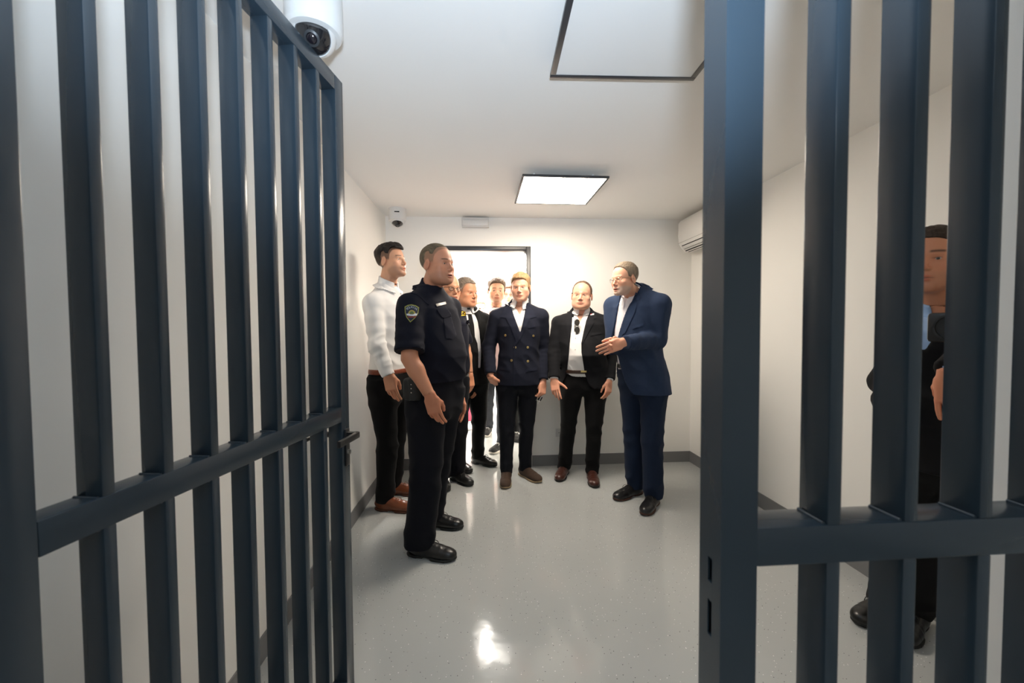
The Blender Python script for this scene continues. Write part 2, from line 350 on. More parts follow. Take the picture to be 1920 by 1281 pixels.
def strip(name, p, q, y0, y1, th, m):           # a slat lying between two profile points
    p, q = np.array(p), np.array(q); n = np.array([-(q-p)[1], (q-p)[0]]); n = n/np.linalg.norm(n)*th
    if n[0] > 0 and n[1] > 0: n = -n
    return prism(name, [tuple(p), tuple(q), tuple(q+n), tuple(p+n)], y0, y1, m, t)
strip('air_outlet', (-.141, .024), (-.168, .056), -.36, .36, .003, M_hole)
strip('louvre', (-.150, .026), (-.170, .047), -.355, .355, .006, M_white)
strip('air_outlet', (-.10, .0), (-.135, .011), -.36, .36, .003, M_hole)
strip('panel_seam', (-ad+.0035, .080), (-ad+.0027, .084), -.40, .40, .0012, mat('seam grey', (.45, .44, .43), .5))
# ------------------------------------------------------------------ signed-distance modelling for people
def nrm(a): return np.sqrt((a*a).sum(-1))
def ell(P, c, r, Q=None):
    d = P-np.asarray(c)
    if Q is not None: d = d@Q
    r = np.asarray(r); k0 = nrm(d/r); k1 = nrm(d/(r*r))+1e-9
    return k0*(k0-1)/k1
def cone(P, a, b, ra, rb):
    a = np.asarray(a, float); b = np.asarray(b, float); ba = b-a; t = np.clip(((P-a)@ba)/(ba@ba), 0, 1)
    return nrm(P-a-t[:, None]*ba)-(ra+t*(rb-ra))
def smin(a, b, k): h = np.clip(.5+.5*(b-a)/k, 0, 1); return b*(1-h)+a*h-k*h*(1-h)
def smax(a, b, k): return -smin(-a, -b, k)
def rbox(P, c, h, r, Q=None):
    d = P-np.asarray(c)
    if Q is not None: d = d@Q
    q = np.abs(d)-(np.asarray(h)-r); return nrm(np.maximum(q, 0))+np.minimum(q.max(-1), 0)-r
_wd = np.random.default_rng(3).normal(size=(14, 3)); _wp = np.random.default_rng(4).uniform(0, 6.28, 14)
def wob(P, f, n=5, o=0): # smooth noise in about -1..1
    s = 0
    for i in range(n): s = s+np.sin(P@(_wd[(i+o) % 14]*f)+_wp[(i*3+o) % 14])
    return s/n**.5*.8
def folds(P, f, o=0): # ridged creases
    return 1-np.abs(wob(P, f, 4, o))*1.5
def loft(P, S, n=2.0): # S rows: z, cx, cy, a, b, angle
    z = P[:, 2]; cx, cy, a, b, an = [np.interp(z, S[:, 0], S[:, k]) for k in range(1, 6)]
    dx, dy = P[:, 0]-cx, P[:, 1]-cy; c, s = np.cos(an), np.sin(an); u = dx*c+dy*s; v = -dx*s+dy*c
    k0 = (np.abs(u/a)**n+np.abs(v/b)**n)**(1/n); k1 = np.sqrt((u/(a*a))**2+(v/(b*b))**2)+1e-6
    return np.where(k0 > .3, k0*(k0-1)/k1, -np.minimum(a, b)*.7)
def surfnet(fn, lo, hi, h, B=6):
    lo = np.asarray(lo, float); hi = np.asarray(hi, float)
    nb = np.ceil((hi-lo)/(h*B)).astype(int)+0; n = nb*B+1
    bc = np.stack(np.meshgrid(*[np.arange(k) for k in nb], indexing='ij'), -1).reshape(-1, 3)
    cen = lo+(bc+.5)*B*h; fc = fn(cen); act = np.abs(fc) < h*B*.87*1.45+.004
    Fg = np.empty(n, np.float32)
    big = np.where(fc < 0, -1., 1.).reshape(nb)
    Fg[:] = 1.
    Fg[:-1, :-1, :-1] = np.repeat(np.repeat(np.repeat(big, B, 0), B, 1), B, 2)
    Fg[-1] = Fg[-2]; Fg[:, -1] = Fg[:, -2]; Fg[:, :, -1] = Fg[:, :, -2]
    o = np.stack(np.meshgrid(*[np.arange(B+1)]*3, indexing='ij'), -1).reshape(-1, 3)
    ab = bc[act]; ids = (ab[:, None, :]*B+o[None]).reshape(-1, 3)
    flat = (ids[:, 0]*n[1]+ids[:, 1])*n[2]+ids[:, 2]; uq = np.unique(flat)
    ix = np.stack([uq//(n[1]*n[2]), (uq//n[2]) % n[1], uq % n[2]], -1)
    val = np.concatenate([fn(c) for c in np.array_split(lo+ix*h, max(1, len(ix)//200000))])
    Fg.reshape(-1)[uq] = val
    S = Fg < 0
    cnt = np.zeros(n-1, np.int8)
    for i in (0, 1):
        for j in (0, 1):
            for k in (0, 1): cnt += S[i:n[0]-1+i, j:n[1]-1+j, k:n[2]-1+k]
    ci = np.argwhere((cnt > 0) & (cnt < 8)); m = len(ci); idx = np.full(n-1, -1, np.int64); idx[tuple(ci.T)] = np.arange(m)
    cv = np.empty((m, 8), np.float32); cor = np.array([(i, j, k) for i in (0, 1) for j in (0, 1) for k in (0, 1)])
    for q in range(8): cv[:, q] = Fg[tuple((ci+cor[q]).T)]
    acc = np.zeros((m, 3)); num = np.zeros(m)
    for a in range(8):
        for bb in range(a+1, 8):
            if np.abs(cor[a]-cor[bb]).sum() != 1: continue
            fa, fb = cv[:, a], cv[:, bb]; x = (fa < 0) != (fb < 0)
            t = np.where(x, fa/np.where(x, fa-fb, 1), 0)[:, None]
            acc += np.where(x[:, None], cor[a]+t*(cor[bb]-cor[a]), 0); num += x
    V = lo+(ci+acc/num[:, None])*h
    Q = []
    for ax in range(3):
        sl0 = [slice(None)]*3; sl1 = [slice(None)]*3; sl0[ax] = slice(0, -1); sl1[ax] = slice(1, None)
        a, b_ = S[tuple(sl0)], S[tuple(sl1)]; e = np.argwhere(a != b_)
        u, v = (ax+1) % 3, (ax+2) % 3
        ok = (e[:, u] > 0) & (e[:, v] > 0) & (e[:, u] < n[u]-1) & (e[:, v] < n[v]-1) & (e[:, ax] < n[ax]-1); e = e[ok]
        q = []
        for du, dv in ((-1, -1), (0, -1), (0, 0), (-1, 0)):
            c = e.copy(); c[:, u] += du; c[:, v] += dv; q.append(idx[tuple(c.T)])
        q = np.stack(q, 1); inside = a[tuple(e.T)]
        q[~inside] = q[~inside][:, ::-1]; Q.append(q)
    return V, np.concatenate(Q)
def compact(V, Q, keep):
    Q = Q[keep]; used = np.unique(Q); mp = np.full(len(V), -1); mp[used] = np.arange(len(used)); return V[used], mp[Q]
def islands_keep_largest(V, Q):
    lab = np.arange(len(V))
    for _ in range(200):
        mn = lab[Q].min(1); new = lab.copy(); np.minimum.at(new, Q.ravel(), np.repeat(mn, Q.shape[1])); new = new[new]
        if (new == lab).all(): break
        lab = new
    l, c = np.unique(lab[Q[:, 0]], return_counts=True); return compact(V, Q, lab[Q[:, 0]] == l[c.argmax()])
def rim(V, Q, near, rad): # longest boundary loop round a point
    E = np.concatenate([Q[:, [i, (i+1) % 4]] for i in range(4)]); key = E.min(1)*len(V)+E.max(1)
    _, inv, cnt = np.unique(key, return_inverse=True, return_counts=True); Bd = E[cnt[inv] == 1]
    Bd = Bd[nrm(V[Bd[:, 0]]-near) < rad]; nx = {}
    for a, b in Bd.tolist(): nx.setdefault(a, []).append(b)
    best = []
    while nx:
        s = next(iter(nx)); loop = [s]; cur = s
        while cur in nx:
            b = nx[cur].pop()
            if not nx[cur]: del nx[cur]
            if b == s: break
            loop.append(b); cur = b
        if len(loop) > len(best): best = loop
    return best
def zipper(V, A, Bl): # triangles between two rims (A follows its mesh's border direction, Bl its own)
    Bl = Bl[::-1]; s = int(np.argmin(nrm(V[Bl]-V[A[0]]))); Bl = Bl[s:]+Bl[:s]; na, nb = len(A), len(Bl); i = j = 0; T = []
    while i < na or j < nb:
        a, a2, b, b2 = A[i % na], A[(i+1) % na], Bl[j % nb], Bl[(j+1) % nb]
        if j >= nb or (i < na and (i+1)/na <= (j+1)/nb): T.append((b, a2, a, a)); i += 1
        else: T.append((a, b, b2, b2)); j += 1
    return T

def head_frame(yaw, pitch, roll):
    y, p, r = R_(yaw), R_(pitch), R_(roll); f0 = np.array([math.sin(y), -math.cos(y), 0]); e = np.array([math.cos(y), math.sin(y), 0]); u = np.array([0, 0, 1.])
    f = math.cos(p)*f0+math.sin(p)*u; u2 = -math.sin(p)*f0+math.cos(p)*u
    e2 = math.cos(r)*e+math.sin(r)*u2; u3 = -math.sin(r)*e+math.cos(r)*u2
    return np.stack([e2, f, u3], 1)              # columns: person's left, forward, up
HAIRLINE = np.array([(-.13, -.075), (-.085, -.068), (-.055, -.06), (-.032, -.045), (-.022, .012), (.000, .018), (.010, -.004), (.030, -.008), (.040, .030), (.055, .052), (.075, .068), (.10, .072)])
def head_sdf(o):
    wd = o.get('wide', 1.); jw = o.get('jaw', 1.); fat = o.get('fat', 0.); op = o.get('open', 0.); nose = o.get('nose', 1.)
    def f(P):
        Pm = P.copy(); Pm[:, 0] = np.abs(Pm[:, 0])/wd; A = Pm
        d = ell(A, (0, -.016, .036), (.0765, .0985, .084))
        d = smin(d, ell(A, (0, .030, -.005), (.0655, .0625, .098)), .02)
        d = smin(d, ell(A, (0, .034, -.066), (.056*jw, .057, .052)), .025)
        d = smin(d, cone(A, (.052*jw, -.002, -.050), (.019*jw, .071, -.098), .016, .0135), .028)
        d = smin(d, ell(A, (0, .079, -.100), (.022*jw, .0155, .0165)), .018)
        d = smin(d, ell(A, (.046, .058, -.028), (.021, .021, .019)), .016)
        d = smin(d, ell(A, (.045, .026, -.046), (.0215, .044, .036)), .02)
        if fat: d = smin(d, ell(A, (.036, .030, -.080), (.030+.004*fat, .046, .032+.003*fat)), .03)-fat*.0012
        d = smin(d, cone(A, (0, .0865, .013), (.040, .074, .014), .0095, .0085), .010)
        d = smax(d, -ell(A, (.0325, .0965, -.006), (.0175, .0155, .0105)), .009)
        d = smin(d, ell(A, (.0315, .0735, -.006), (.0135, .0125, .0125)), .003)       # lids over the eyeball
        d = smax(d, -ell(A, (.0315, .0885, -.0060), (.0145, .0075, .0054)), .0015)      # lid opening
        n = cone(A, (0, .0865, .006), (0, .1065*nose, -.034), .0062, .0102)
        n = smin(n, ell(A, (.0112, .0965, -.0405), (.0072, .009, .0062)), .006); d = smin(d, n, .007)
        d = smax(d, -ell(A, (.0065, .1015, -.0475), (.0032, .005, .0032)), .002)
        d = smin(d, ell(A, (0, .0885, -.066), (.026, .0085, .013)), .010)
        d = smin(d, ell(A, (.006, .0935, -.0655), (.015, .0065, .0042)), .004)
        d = smin(d, ell(A, (0, .0925, -.0765-op), (.0185, .0068, .0048)), .004)
        d = smax(d, -ell(A, (0, .0985, -.0708-op/2), (.021, .010, .0007+op*.6)), .0022)
        E = np.array([[1, 0, 0], [0, .94, .34], [0, -.34, .94]])
        ear = ell(A, (.0795, -.008, -.012), (.0075, .0185, .031), E); ear = smax(ear, -ell(A, (.0875, -.004, -.010), (.0065, .0095, .017), E), .003)
        d = smin(d, ear, .006)
        d = smin(d, cone(P, (0, -.022, -.07), o.get('neckB', (0, -.046, -.20)), .0560, o.get('neckr', .0585)), .020)
        return d
    return f
def lin(c): return tuple(((x/255+.055)/1.055)**2.4 if x > 10 else x/3295 for x in c)
def skin_col(L, o): # colour of the skin itself, by place on the head
    base = np.array(o['skin']); C = np.tile(base, (len(L), 1)); x, y, z = np.abs(L[:, 0]), L[:, 1], L[:, 2]
    def blend(mask, c): nonlocal C; C = C*(1-mask[:, None])+np.asarray(c)*mask[:, None]
    g = lambda cx, cy, cz, rx, ry, rz: np.clip(1.35-nrm(np.stack([(x-cx)/rx, (y-cy)/ry, (z-cz)/rz], 1)), 0, 1)
    blend(.28*g(.042, .07, -.035, .02, .03, .018), base*np.array([1.06, .78, .74]))
    blend(.35*g(0, .112, -.036, .012, .015, .014), base*np.array([1.05, .76, .72])); blend(.18*g(.08, -.008, -.012, .02, .03, .035), base*np.array([1.06, .76, .7]))
    be = o.get('beard', 0)
    if be:
        m = np.clip((-.045-z-.35*np.clip(.05-y, 0, .1))/.018, 0, 1)*np.clip((y+.005)/.02, 0, 1)*np.clip((z+.14)/.02, 0, 1)
        m = m*np.clip(1-g(0, .096, -.07, .020, .02, .006)*1.3, 0, 1); blend(m*be, o.get('beardcol', (.05, .035, .028)))
    lip = np.maximum(g(0, .097, -.0655, .018, .012, .0048), g(0, .096, -.0765-o.get('open', 0), .017, .012, .005)); blend(np.clip(lip*1.3, 0, .75), base*np.array([.80, .46, .44]))
    blend(np.clip(g(0, .094, -.071-o.get('open', 0)/2, .021, .02, .0020+o.get('open', 0)*.4)*1.6, 0, .6 if o.get('open', 0) < .002 else .9), (.10, .03, .026))
    br = np.clip(1.3-np.abs(z-(.0195-.10*np.clip(x-.034, 0, 1)-.06*np.clip(.02-x, 0, 1)))/.0048, 0, 1)*np.clip((x-.010)/.006, 0, 1)*np.clip((.052-x)/.006, 0, 1)*np.clip((y-.05)/.01, 0, 1)
    blend(np.clip(br, 0, 1)*o.get('brow', .85), o.get('browcol', np.array(o['hair'])*.8))
    blend(.35*g(.032, .085, -.006, .019, .02, .012), base*np.array([.72, .6, .58])); blend(np.clip(g(.0315, .088, -.0035, .013, .01, .0026), 0, .8), (.06, .035, .03))
    st = o.get('scalp', 0)
    if st:
        hl = np.interp(y, HAIRLINE[:, 0], HAIRLINE[:, 1]+o.get('recede', 0)*np.clip((HAIRLINE[:, 0])/.05, 0, 1)); m = np.clip((z-hl)/.012, 0, 1)*(x < .0775); blend(m*st, o['hair'])
    return C
def hand_sdf(pose):
    curl = {'relaxed': [(18, 22, 14), (22, 26, 16), (26, 28, 18), (30, 30, 20)], 'grip': [(38, 62, 35), (50, 66, 40), (56, 68, 40), (60, 68, 40)], 'clasp': [(16, 22, 14), (18, 24, 14), (22, 24, 16), (28, 26, 18)], 'flat': [(6, 10, 6), (8, 12, 8), (10, 14, 8), (14, 16, 10)],
            'open': [(-4, 10, 8), (10, 20, 12), (22, 30, 18), (30, 36, 20)], 'down': [(14, 16, 10), (16, 18, 12), (20, 20, 14), (24, 24, 16)]}[pose]
    mc = [(.092, .029), (.096, .009), (.091, -.011), (.082, -.029)]; ln = [.076, .084, .078, .060]; rr = [.0088, .0090, .0085, .0075]; spread = [.10, .02, -.06, -.14] if pose not in ('clasp', 'down') else [.03, .0, -.03, -.07]
    segs = []
    for (x, y), L, r, c, s in zip(mc, ln, rr, curl, spread):
        p = np.array([x, y, 0.]); a = 0; r0 = r
        for k, fr in enumerate((.44, .31, .25)):
            a += R_(c[k]); q = p+L*fr*np.array([math.cos(a)*math.cos(s), math.cos(a)*math.sin(s), -math.sin(a)]); segs.append((p, q, r0*1.04 if k == 0 else r0, r0*.93)); r0 *= .93; p = q
    th = {'relaxed': [(.022, .026, -.006), (.052, .050, -.016), (.080, .056, -.024), (.101, .056, -.031)], 'grip': [(.022, .026, -.008), (.050, .044, -.026), (.078, .036, -.042), (.096, .020, -.046)],
          'down': [(.022, .024, -.008), (.048, .040, -.022), (.076, .040, -.032), (.097, .036, -.038)], 'open': [(.022, .026, -.004), (.046, .058, -.012), (.068, .080, -.016), (.088, .094, -.018)]}.get(pose, [(.022, .026, -.006), (.054, .048, -.014), (.084, .053, -.020), (.106, .052, -.025)])
    def f(P):
        d = rbox(P, (.052, -.001, 0), (.044, .0385, .0125), .012)
        d = smin(d, ell(P, (.036, .022, -.008), (.034, .018, .013)), .012); d = smin(d, cone(P, (-.05, 0, 0), (.02, 0, 0), .0265, .026)+0*P[:, 0], .016) if False else smin(d, ell(P, (-.005, 0, 0), (.05, .029, .0205)), .014)
        d = smin(d, rbox(P, (-.03, 0, 0), (.05, .0275, .0205), .02), .012)
        fg = None
        for i, (a, b, ra, rb) in enumerate(segs):
            s = cone(P, a, b, ra, rb); fg = s if fg is None else (np.minimum(fg, s) if i % 3 == 0 else smin(fg, s, .002))
        d = smin(d, fg, .006)
        t = smin(smin(cone(P, th[0], th[1], .0145, .0115), cone(P, th[1], th[2], .0112, .0098), .004), cone(P, th[2], th[3], .0098, .0080), .003)
        return smin(d, t, .009)
    return f
_handc = {}
def hand_mesh(pose, h):
    if (pose, h) not in _handc:
        V, Q = surfnet(hand_sdf(pose), (-.045, -.062, -.105), (.20, .105, .034), h); V, Q = islands_keep_largest(V, Q)
        V, Q = compact(V, Q, V[Q].mean(1)[:, 0] > -.018); _handc[(pose, h)] = (V, Q)
    return _handc[(pose, h)]

class Fig: pass
def figure(s):
    """Builds one person from spec s; returns Fig with frames, distance functions and the base Empty."""
    F = Fig(); F.s = s; Y = s['Y']; ph = R_(s['face']); F.e = np.array([math.cos(ph), math.sin(ph), 0]); F.f = np.array([math.sin(ph), -math.cos(ph), 0]); F.ang = ph
    F.nk = W(*s['neck'], Y+s.get('neckdy', 0)); F.hp = W(*s['hip'], Y); F.k = k = F.nk[2]/1.52
    bw, bd = s.get('bw', 1.), s.get('bd', 1.); belly = s.get('belly', 0.)
    sec = [(.74, .165, .112, .0), (.84, .172, .120, .0), (.95, .172, .122, .005), (1.05, .160, .112+belly*.5, .008+belly*.6), (1.14, .158, .110+belly, .012+belly), (1.25, .168, .112+belly*.6, .012+belly*.5), (1.34, .178, .116, .010), (1.41, .172, .105, .004), (1.455, .145, .085, -.004), (1.49, .10, .066, -.008), (1.53, .062, .056, -.010), (1.60, .055, .052, -.010)]
    rows = []
    for z, a, b, v in sec:
        t = (z*k-F.hp[2])/(F.nk[2]-F.hp[2]); c = F.hp[:2]+(F.nk[:2]-F.hp[:2])*np.clip(t, -.3, 1.1)+F.f[:2]*v*k
        rows.append((z*k, c[0], c[1], a*k*bw, b*k*bd, F.ang))
    F.sec = np.array(rows)
    F.hl = s.get('hs', 1.); F.Rh = head_frame(*s['headrot'])
    F.hc = W(*s['head'], Y+s.get('headdy', 0))
    F.shoul = {}; F.arm = {}
    sw = s.get('sw', .188)*k
    zc = (1.418+s.get('shz', 0))*k
    cxy = np.array([np.interp(zc, F.sec[:, 0], F.sec[:, 1]), np.interp(zc, F.sec[:, 0], F.sec[:, 2])])
    for side, sg in (('r', -1), ('l', 1)):
        sh = np.array([*(cxy+F.e[:2]*sg*sw), zc])
        if side in s.get('shpx', {}): px, py, dy = s['shpx'][side]; sh = W(px, py, Y+dy)
        F.shoul[side] = sh; a = s['arms'].get(side)
        if a is None:
            el = sh+F.e*sg*.035*k-F.f*.03*k-np.array([0, 0, .29*k]); wr = el+F.f*.07*k-np.array([0, 0, .25*k]); F.arm[side] = (sh, el, wr, dict(hand='relaxed', tipv=(0, 0, -1), thumb=-sg))
        else:
            el = W(a['elbow'][0], a['elbow'][1], Y+a['elbow'][2]); wr = W(a['wrist'][0], a['wrist'][1], Y+a['wrist'][2]); F.arm[side] = (sh, el, wr, a)
    F.leg = {}
    for side, sg in (('r', -1), ('l', 1)):
        l = s['legs'][side]; yw = R_(l['yaw']); an = FL(*l['toe'])-np.array([math.sin(yw), -math.cos(yw), 0])*.225*k*s.get('shoe', 1.)
        hpj = np.array([*(F.hp[:2]+F.e[:2]*sg*.088*k*bw), .90*k]); ank = np.array([an[0], an[1], .085*k])
        kn = hpj+(ank-hpj)*.53+F.f*l.get('knee', .025)*k
        F.leg[side] = (hpj, kn, ank, l)
    F.base = np.array([(F.leg['r'][2][0]+F.leg['l'][2][0])/2, (F.leg['r'][2][1]+F.leg['l'][2][1])/2, 0.])
    F.root = empty('person', tuple(F.base), s['label'], 'person')
    F.neckA = F.hc+F.Rh@np.array([0, -.022, -.07])*F.hl; F.neckB = F.nk-F.f*.012*k
    s['hd']['neckB'] = F.Rh.T@(F.neckB-np.array([0, 0, .03])-F.hc)/F.hl; s['hd']['neckr'] = .0585*k/F.hl
    return F
def obj_of(F, name, V, Q, m, par=None, **kw):
    o = mesh(name, V, Q, m, par or F.root, origin=F.base, **kw); return o
def bounds(pts, pad): pts = np.array(pts); return pts.min(0)-pad, pts.max(0)+pad
def torso_d(F, off=0., n=2.2):
    S = F.sec.copy(); S[:, 3] += off; S[:, 4] += off
    return lambda P: loft(P, S, n)
def arm_d(F, side, r0, r1, r2, upto=1., k=.02):
    sh, el, wr, _ = F.arm[side]; en = el+(wr-el)*upto if upto > 0 else el
    def f(P):
        d = cone(P, sh, el, r0, r1)
        if upto > 0: d = smin(d, cone(P, el, en, r1, r2), k)
        return d
    return f
def arm_pts(F): return [p for a in F.arm.values() for p in a[:3]]
def build_body(F, hh=.0032, hb=.014):
    s, k = F.s, F.k; T = torso_d(F, -.010)
    hd = head_sdf(s['hd']); hs = F.hl; cut = -.158
    wristcut = {}
    am = k*(1. if s.get('bare') else .80)
    def neckf(P):
        d = np.maximum(np.maximum(T(P), P[:, 2]-F.nk[2]+.01), .95*k-P[:, 2])
        for side in 'rl': d = smin(d, cone(P, F.shoul[side]-np.array([0, 0, .006]), F.nk-np.array([0, 0, .022*k]), .044*k, .052*k), .04)
        return smin(d, cone(P, F.neckA, F.neckB-np.array([0, 0, .03]), .0560*hs, .0585*k), .022)
    F.neckf = neckf
    def full(P):
        d = neckf(P)
        near = np.abs(P-F.neckA).max(1) < .16
        if near.any(): d[near] = smin(d[near], hd((P[near]-F.hc)@F.Rh/hs)*hs, .012)
        for side in 'rl':
            sh, el, wr, a = F.arm[side]
            d = smin(d, cone(P, sh-np.array([0, 0, .008]), el, .050*am, .042*am), .03); d = smin(d, smin(cone(P, el, el+(wr-el)*.3, .042*am, .043*am), cone(P, el+(wr-el)*.3, wr+(wr-el)*.12, .043*am, .0265*k), .02), .015)
            hj, kn, an, _ = F.leg[side]; d = smin(d, cone(P, hj-np.array([0, 0, .03]), kn, .060*k, .044*k), .04); d = smin(d, cone(P, kn, an, .044*k, .032*k), .02)
        return d
    lo, hi = bounds(arm_pts(F)+[F.leg[q][2] for q in 'rl']+[F.neckA, F.nk, F.hp], .17); lo[2] = .02
    V, Q = surfnet(full, lo, hi, hb)
    C = V[Q].mean(1); L = (C-F.hc)@F.Rh/hs; keep = ~((L[:, 2] > cut-.006) & (nrm(C-F.neckA) < .22))
    for side in 'rl':
        sh, el, wr, a = F.arm[side]
        if a is None or a.get('hand') is None: continue
        ax = (wr-el)/nrm(wr-el); keep &= ~(((C-wr)@ax > -.022) & (nrm(C-wr) < .16) & ((C-el)@ax > 0))
    V, Q = compact(V, Q, keep); V, Q = islands_keep_largest(V, Q)
    base = np.array(s['hd']['skin']); col = np.tile(base, (len(V), 1))
    # head at fine resolution in its own frame
    Vh, Qh = surfnet(hd, (-.105, -.150, -.20), (.105, .135, .135), hh/hs); Ch = Vh[Qh].mean(1); Vh, Qh = compact(Vh, Qh, Ch[:, 2] > cut); Vh, Qh = islands_keep_largest(Vh, Qh)
    parts = [(V, Q, col)]; ch = skin_col(Vh, s['hd']); parts.append(((Vh*hs)@F.Rh.T+F.hc, Qh, ch))
    F.hands = {}
    for side, sg in (('r', -1), ('l', 1)):
        sh, el, wr, a = F.arm[side]
        if a is None or a.get('hand') is None: continue
        x = np.array(a['tipv'], float) if 'tipv' in a else W(*a['tip'][:2], s['Y']+a['tip'][2])-wr; x /= nrm(x); nb = np.array(a.get('back', F.e*sg), float); nb -= x*(nb@x); nb /= nrm(nb); y = np.cross(nb, x)
        Rm = np.stack([x, y, nb], 1); V0, Q0 = hand_mesh(a['hand'], a.get('hh', .0030)); V1 = V0.copy(); th = a.get('thumb', 1)
        Q1 = Q0
        if th < 0: V1[:, 1] *= -1; Q1 = Q0[:, ::-1]
        sc_ = a.get('hsz', 1.)*k; Pw = V1*sc_@Rm.T+wr; F.hands[side] = (wr, Rm, sc_, th)
        c = np.tile(base*np.array([1.0, .90, .88]), (len(V0), 1)); kn_ = np.clip(1.2-nrm((V0-np.array([.094, 0, .012]))/np.array([.012, .045, .01])), 0, 1)[:, None]; c = c*(1-.25*kn_)+c*np.array([1.05, .72, .68])*.25*kn_
        parts.append((Pw, Q1, c))
    VV, QQ, CC, o = [], [], [], 0
    for v, q, c in parts: VV.append(v); QQ.append(q+o); CC.append(c); o += len(v)
    VA = np.concatenate(VV); TT = []; off1 = len(V)
    a_ = rim(V, Q, (F.neckA+F.neckB)/2, .20); b_ = [i+off1 for i in rim(parts[1][0], parts[1][1], F.neckA, .25)]
    if a_ and b_: TT += zipper(VA, a_, b_)
    off = off1+len(parts[1][0]); pi = 2
    for side in 'rl':
        sh, el, wr, a = F.arm[side]
        if a is None or a.get('hand') is None: continue
        a_ = rim(V, Q, wr, .09); b_ = [i+off for i in rim(parts[pi][0], parts[pi][1], wr, .09)]
        if a_ and b_: TT += zipper(VA, a_, b_)
        off += len(parts[pi][0]); pi += 1
    QA = np.concatenate(QQ).tolist()+[list(dict.fromkeys(t)) for t in TT]
    bo = obj_of(F, 'body', VA, QA, M_skin, col=np.concatenate(CC))
    # eyes
    ev = np.array(s['hd'].get('iris', (.09, .06, .04)))
    for sg in (-1, 1):
        n, mm = 16, 10; Vv = []; cc = []
        look = np.array([s['hd'].get('look', 0.), 1, s['hd'].get('lookz', 0.)]); look /= nrm(look)
        for i in range(mm+1):
            th = math.pi*i/mm
            for j in range(n):
                p = np.array([math.sin(th)*math.cos(2*math.pi*j/n), math.cos(th), math.sin(th)*math.sin(2*math.pi*j/n)]); Vv.append(np.array([sg*.0315*s['hd'].get('wide', 1.), .0722, -.0065])+p*.0122)
                an = math.acos(max(-1, min(1, p@look))); cc.append((.01, .01, .01) if an < .28 else (tuple(ev) if an < .52 else (.62, .58, .55)))
        Fq = [[i*n+j, i*n+(j+1) % n, (i+1)*n+(j+1) % n, (i+1)*n+j] for i in range(mm) for j in range(n)]
        obj_of(F, 'eye', (np.array(Vv)*hs)@F.Rh.T+F.hc, np.array(Fq), mat('eye', (.8, .8, .8), .12, attr=True), col=np.array(cc))
    return bo
def build_hair(F, h=.0042):
    s = F.s; o = s['hd']; st = o.get('style'); hs = F.hl
    if not st: return
    hd = head_sdf(o); top = st.get('top', .008); side = st.get('side', .004); rec = o.get('recede', 0)
    def f(P):
        d = hd(P); x, y, z = np.abs(P[:, 0]), P[:, 1], P[:, 2]; up = np.clip((z-.03)/.05, 0, 1); fr = np.clip((y-.01)/.07, 0, 1)
        th = side+(top-side)*up+st.get('front', 0)*fr*up*np.clip(1-x/.07, 0, 1)
        ridge = st.get('grain', .0016)*np.sin(P[:, 0]*st.get('gf', 420)+6*wob(P, 40, 3))*up+st.get('wave', .0)*wob(P, 55, 4)
        hl = np.interp(y, HAIRLINE[:, 0], HAIRLINE[:, 1]+rec*np.clip(HAIRLINE[:, 0]/.05, 0, 1))
        if 'peak' in st: hl = hl-st['peak']*np.clip(1-x/.03, 0, 1)*fr
        reg = hl+.0015*np.sin(x*700)-z+st.get('fade', 0)*np.clip((.080-y)/.045, 0, 1)**.7
        return smax(d-th+ridge, reg*.7, .006)
    V, Q = surfnet(f, (-.12, -.15, -.09), (.12, .14, .16), h/hs)
    L = V; keepf = hd(V[Q].mean(1)) > -.003; V, Q = compact(V, Q, keepf)
    c = np.array(o['hair']); tint = (1+.30*wob(V*np.array([2.2, .8, .8]), 110, 4))[:, None]; cc = np.clip(c*tint, 0, 1)
    if 'sidecol' in st:
        m = np.clip((.045-V[:, 2])/.03, 0, 1)[:, None]; cc = cc*(1-m)+np.array(st['sidecol'])*m*tint
    return obj_of(F, 'hair', (V*hs)@F.Rh.T+F.hc, Q, M_hair, col=cc)
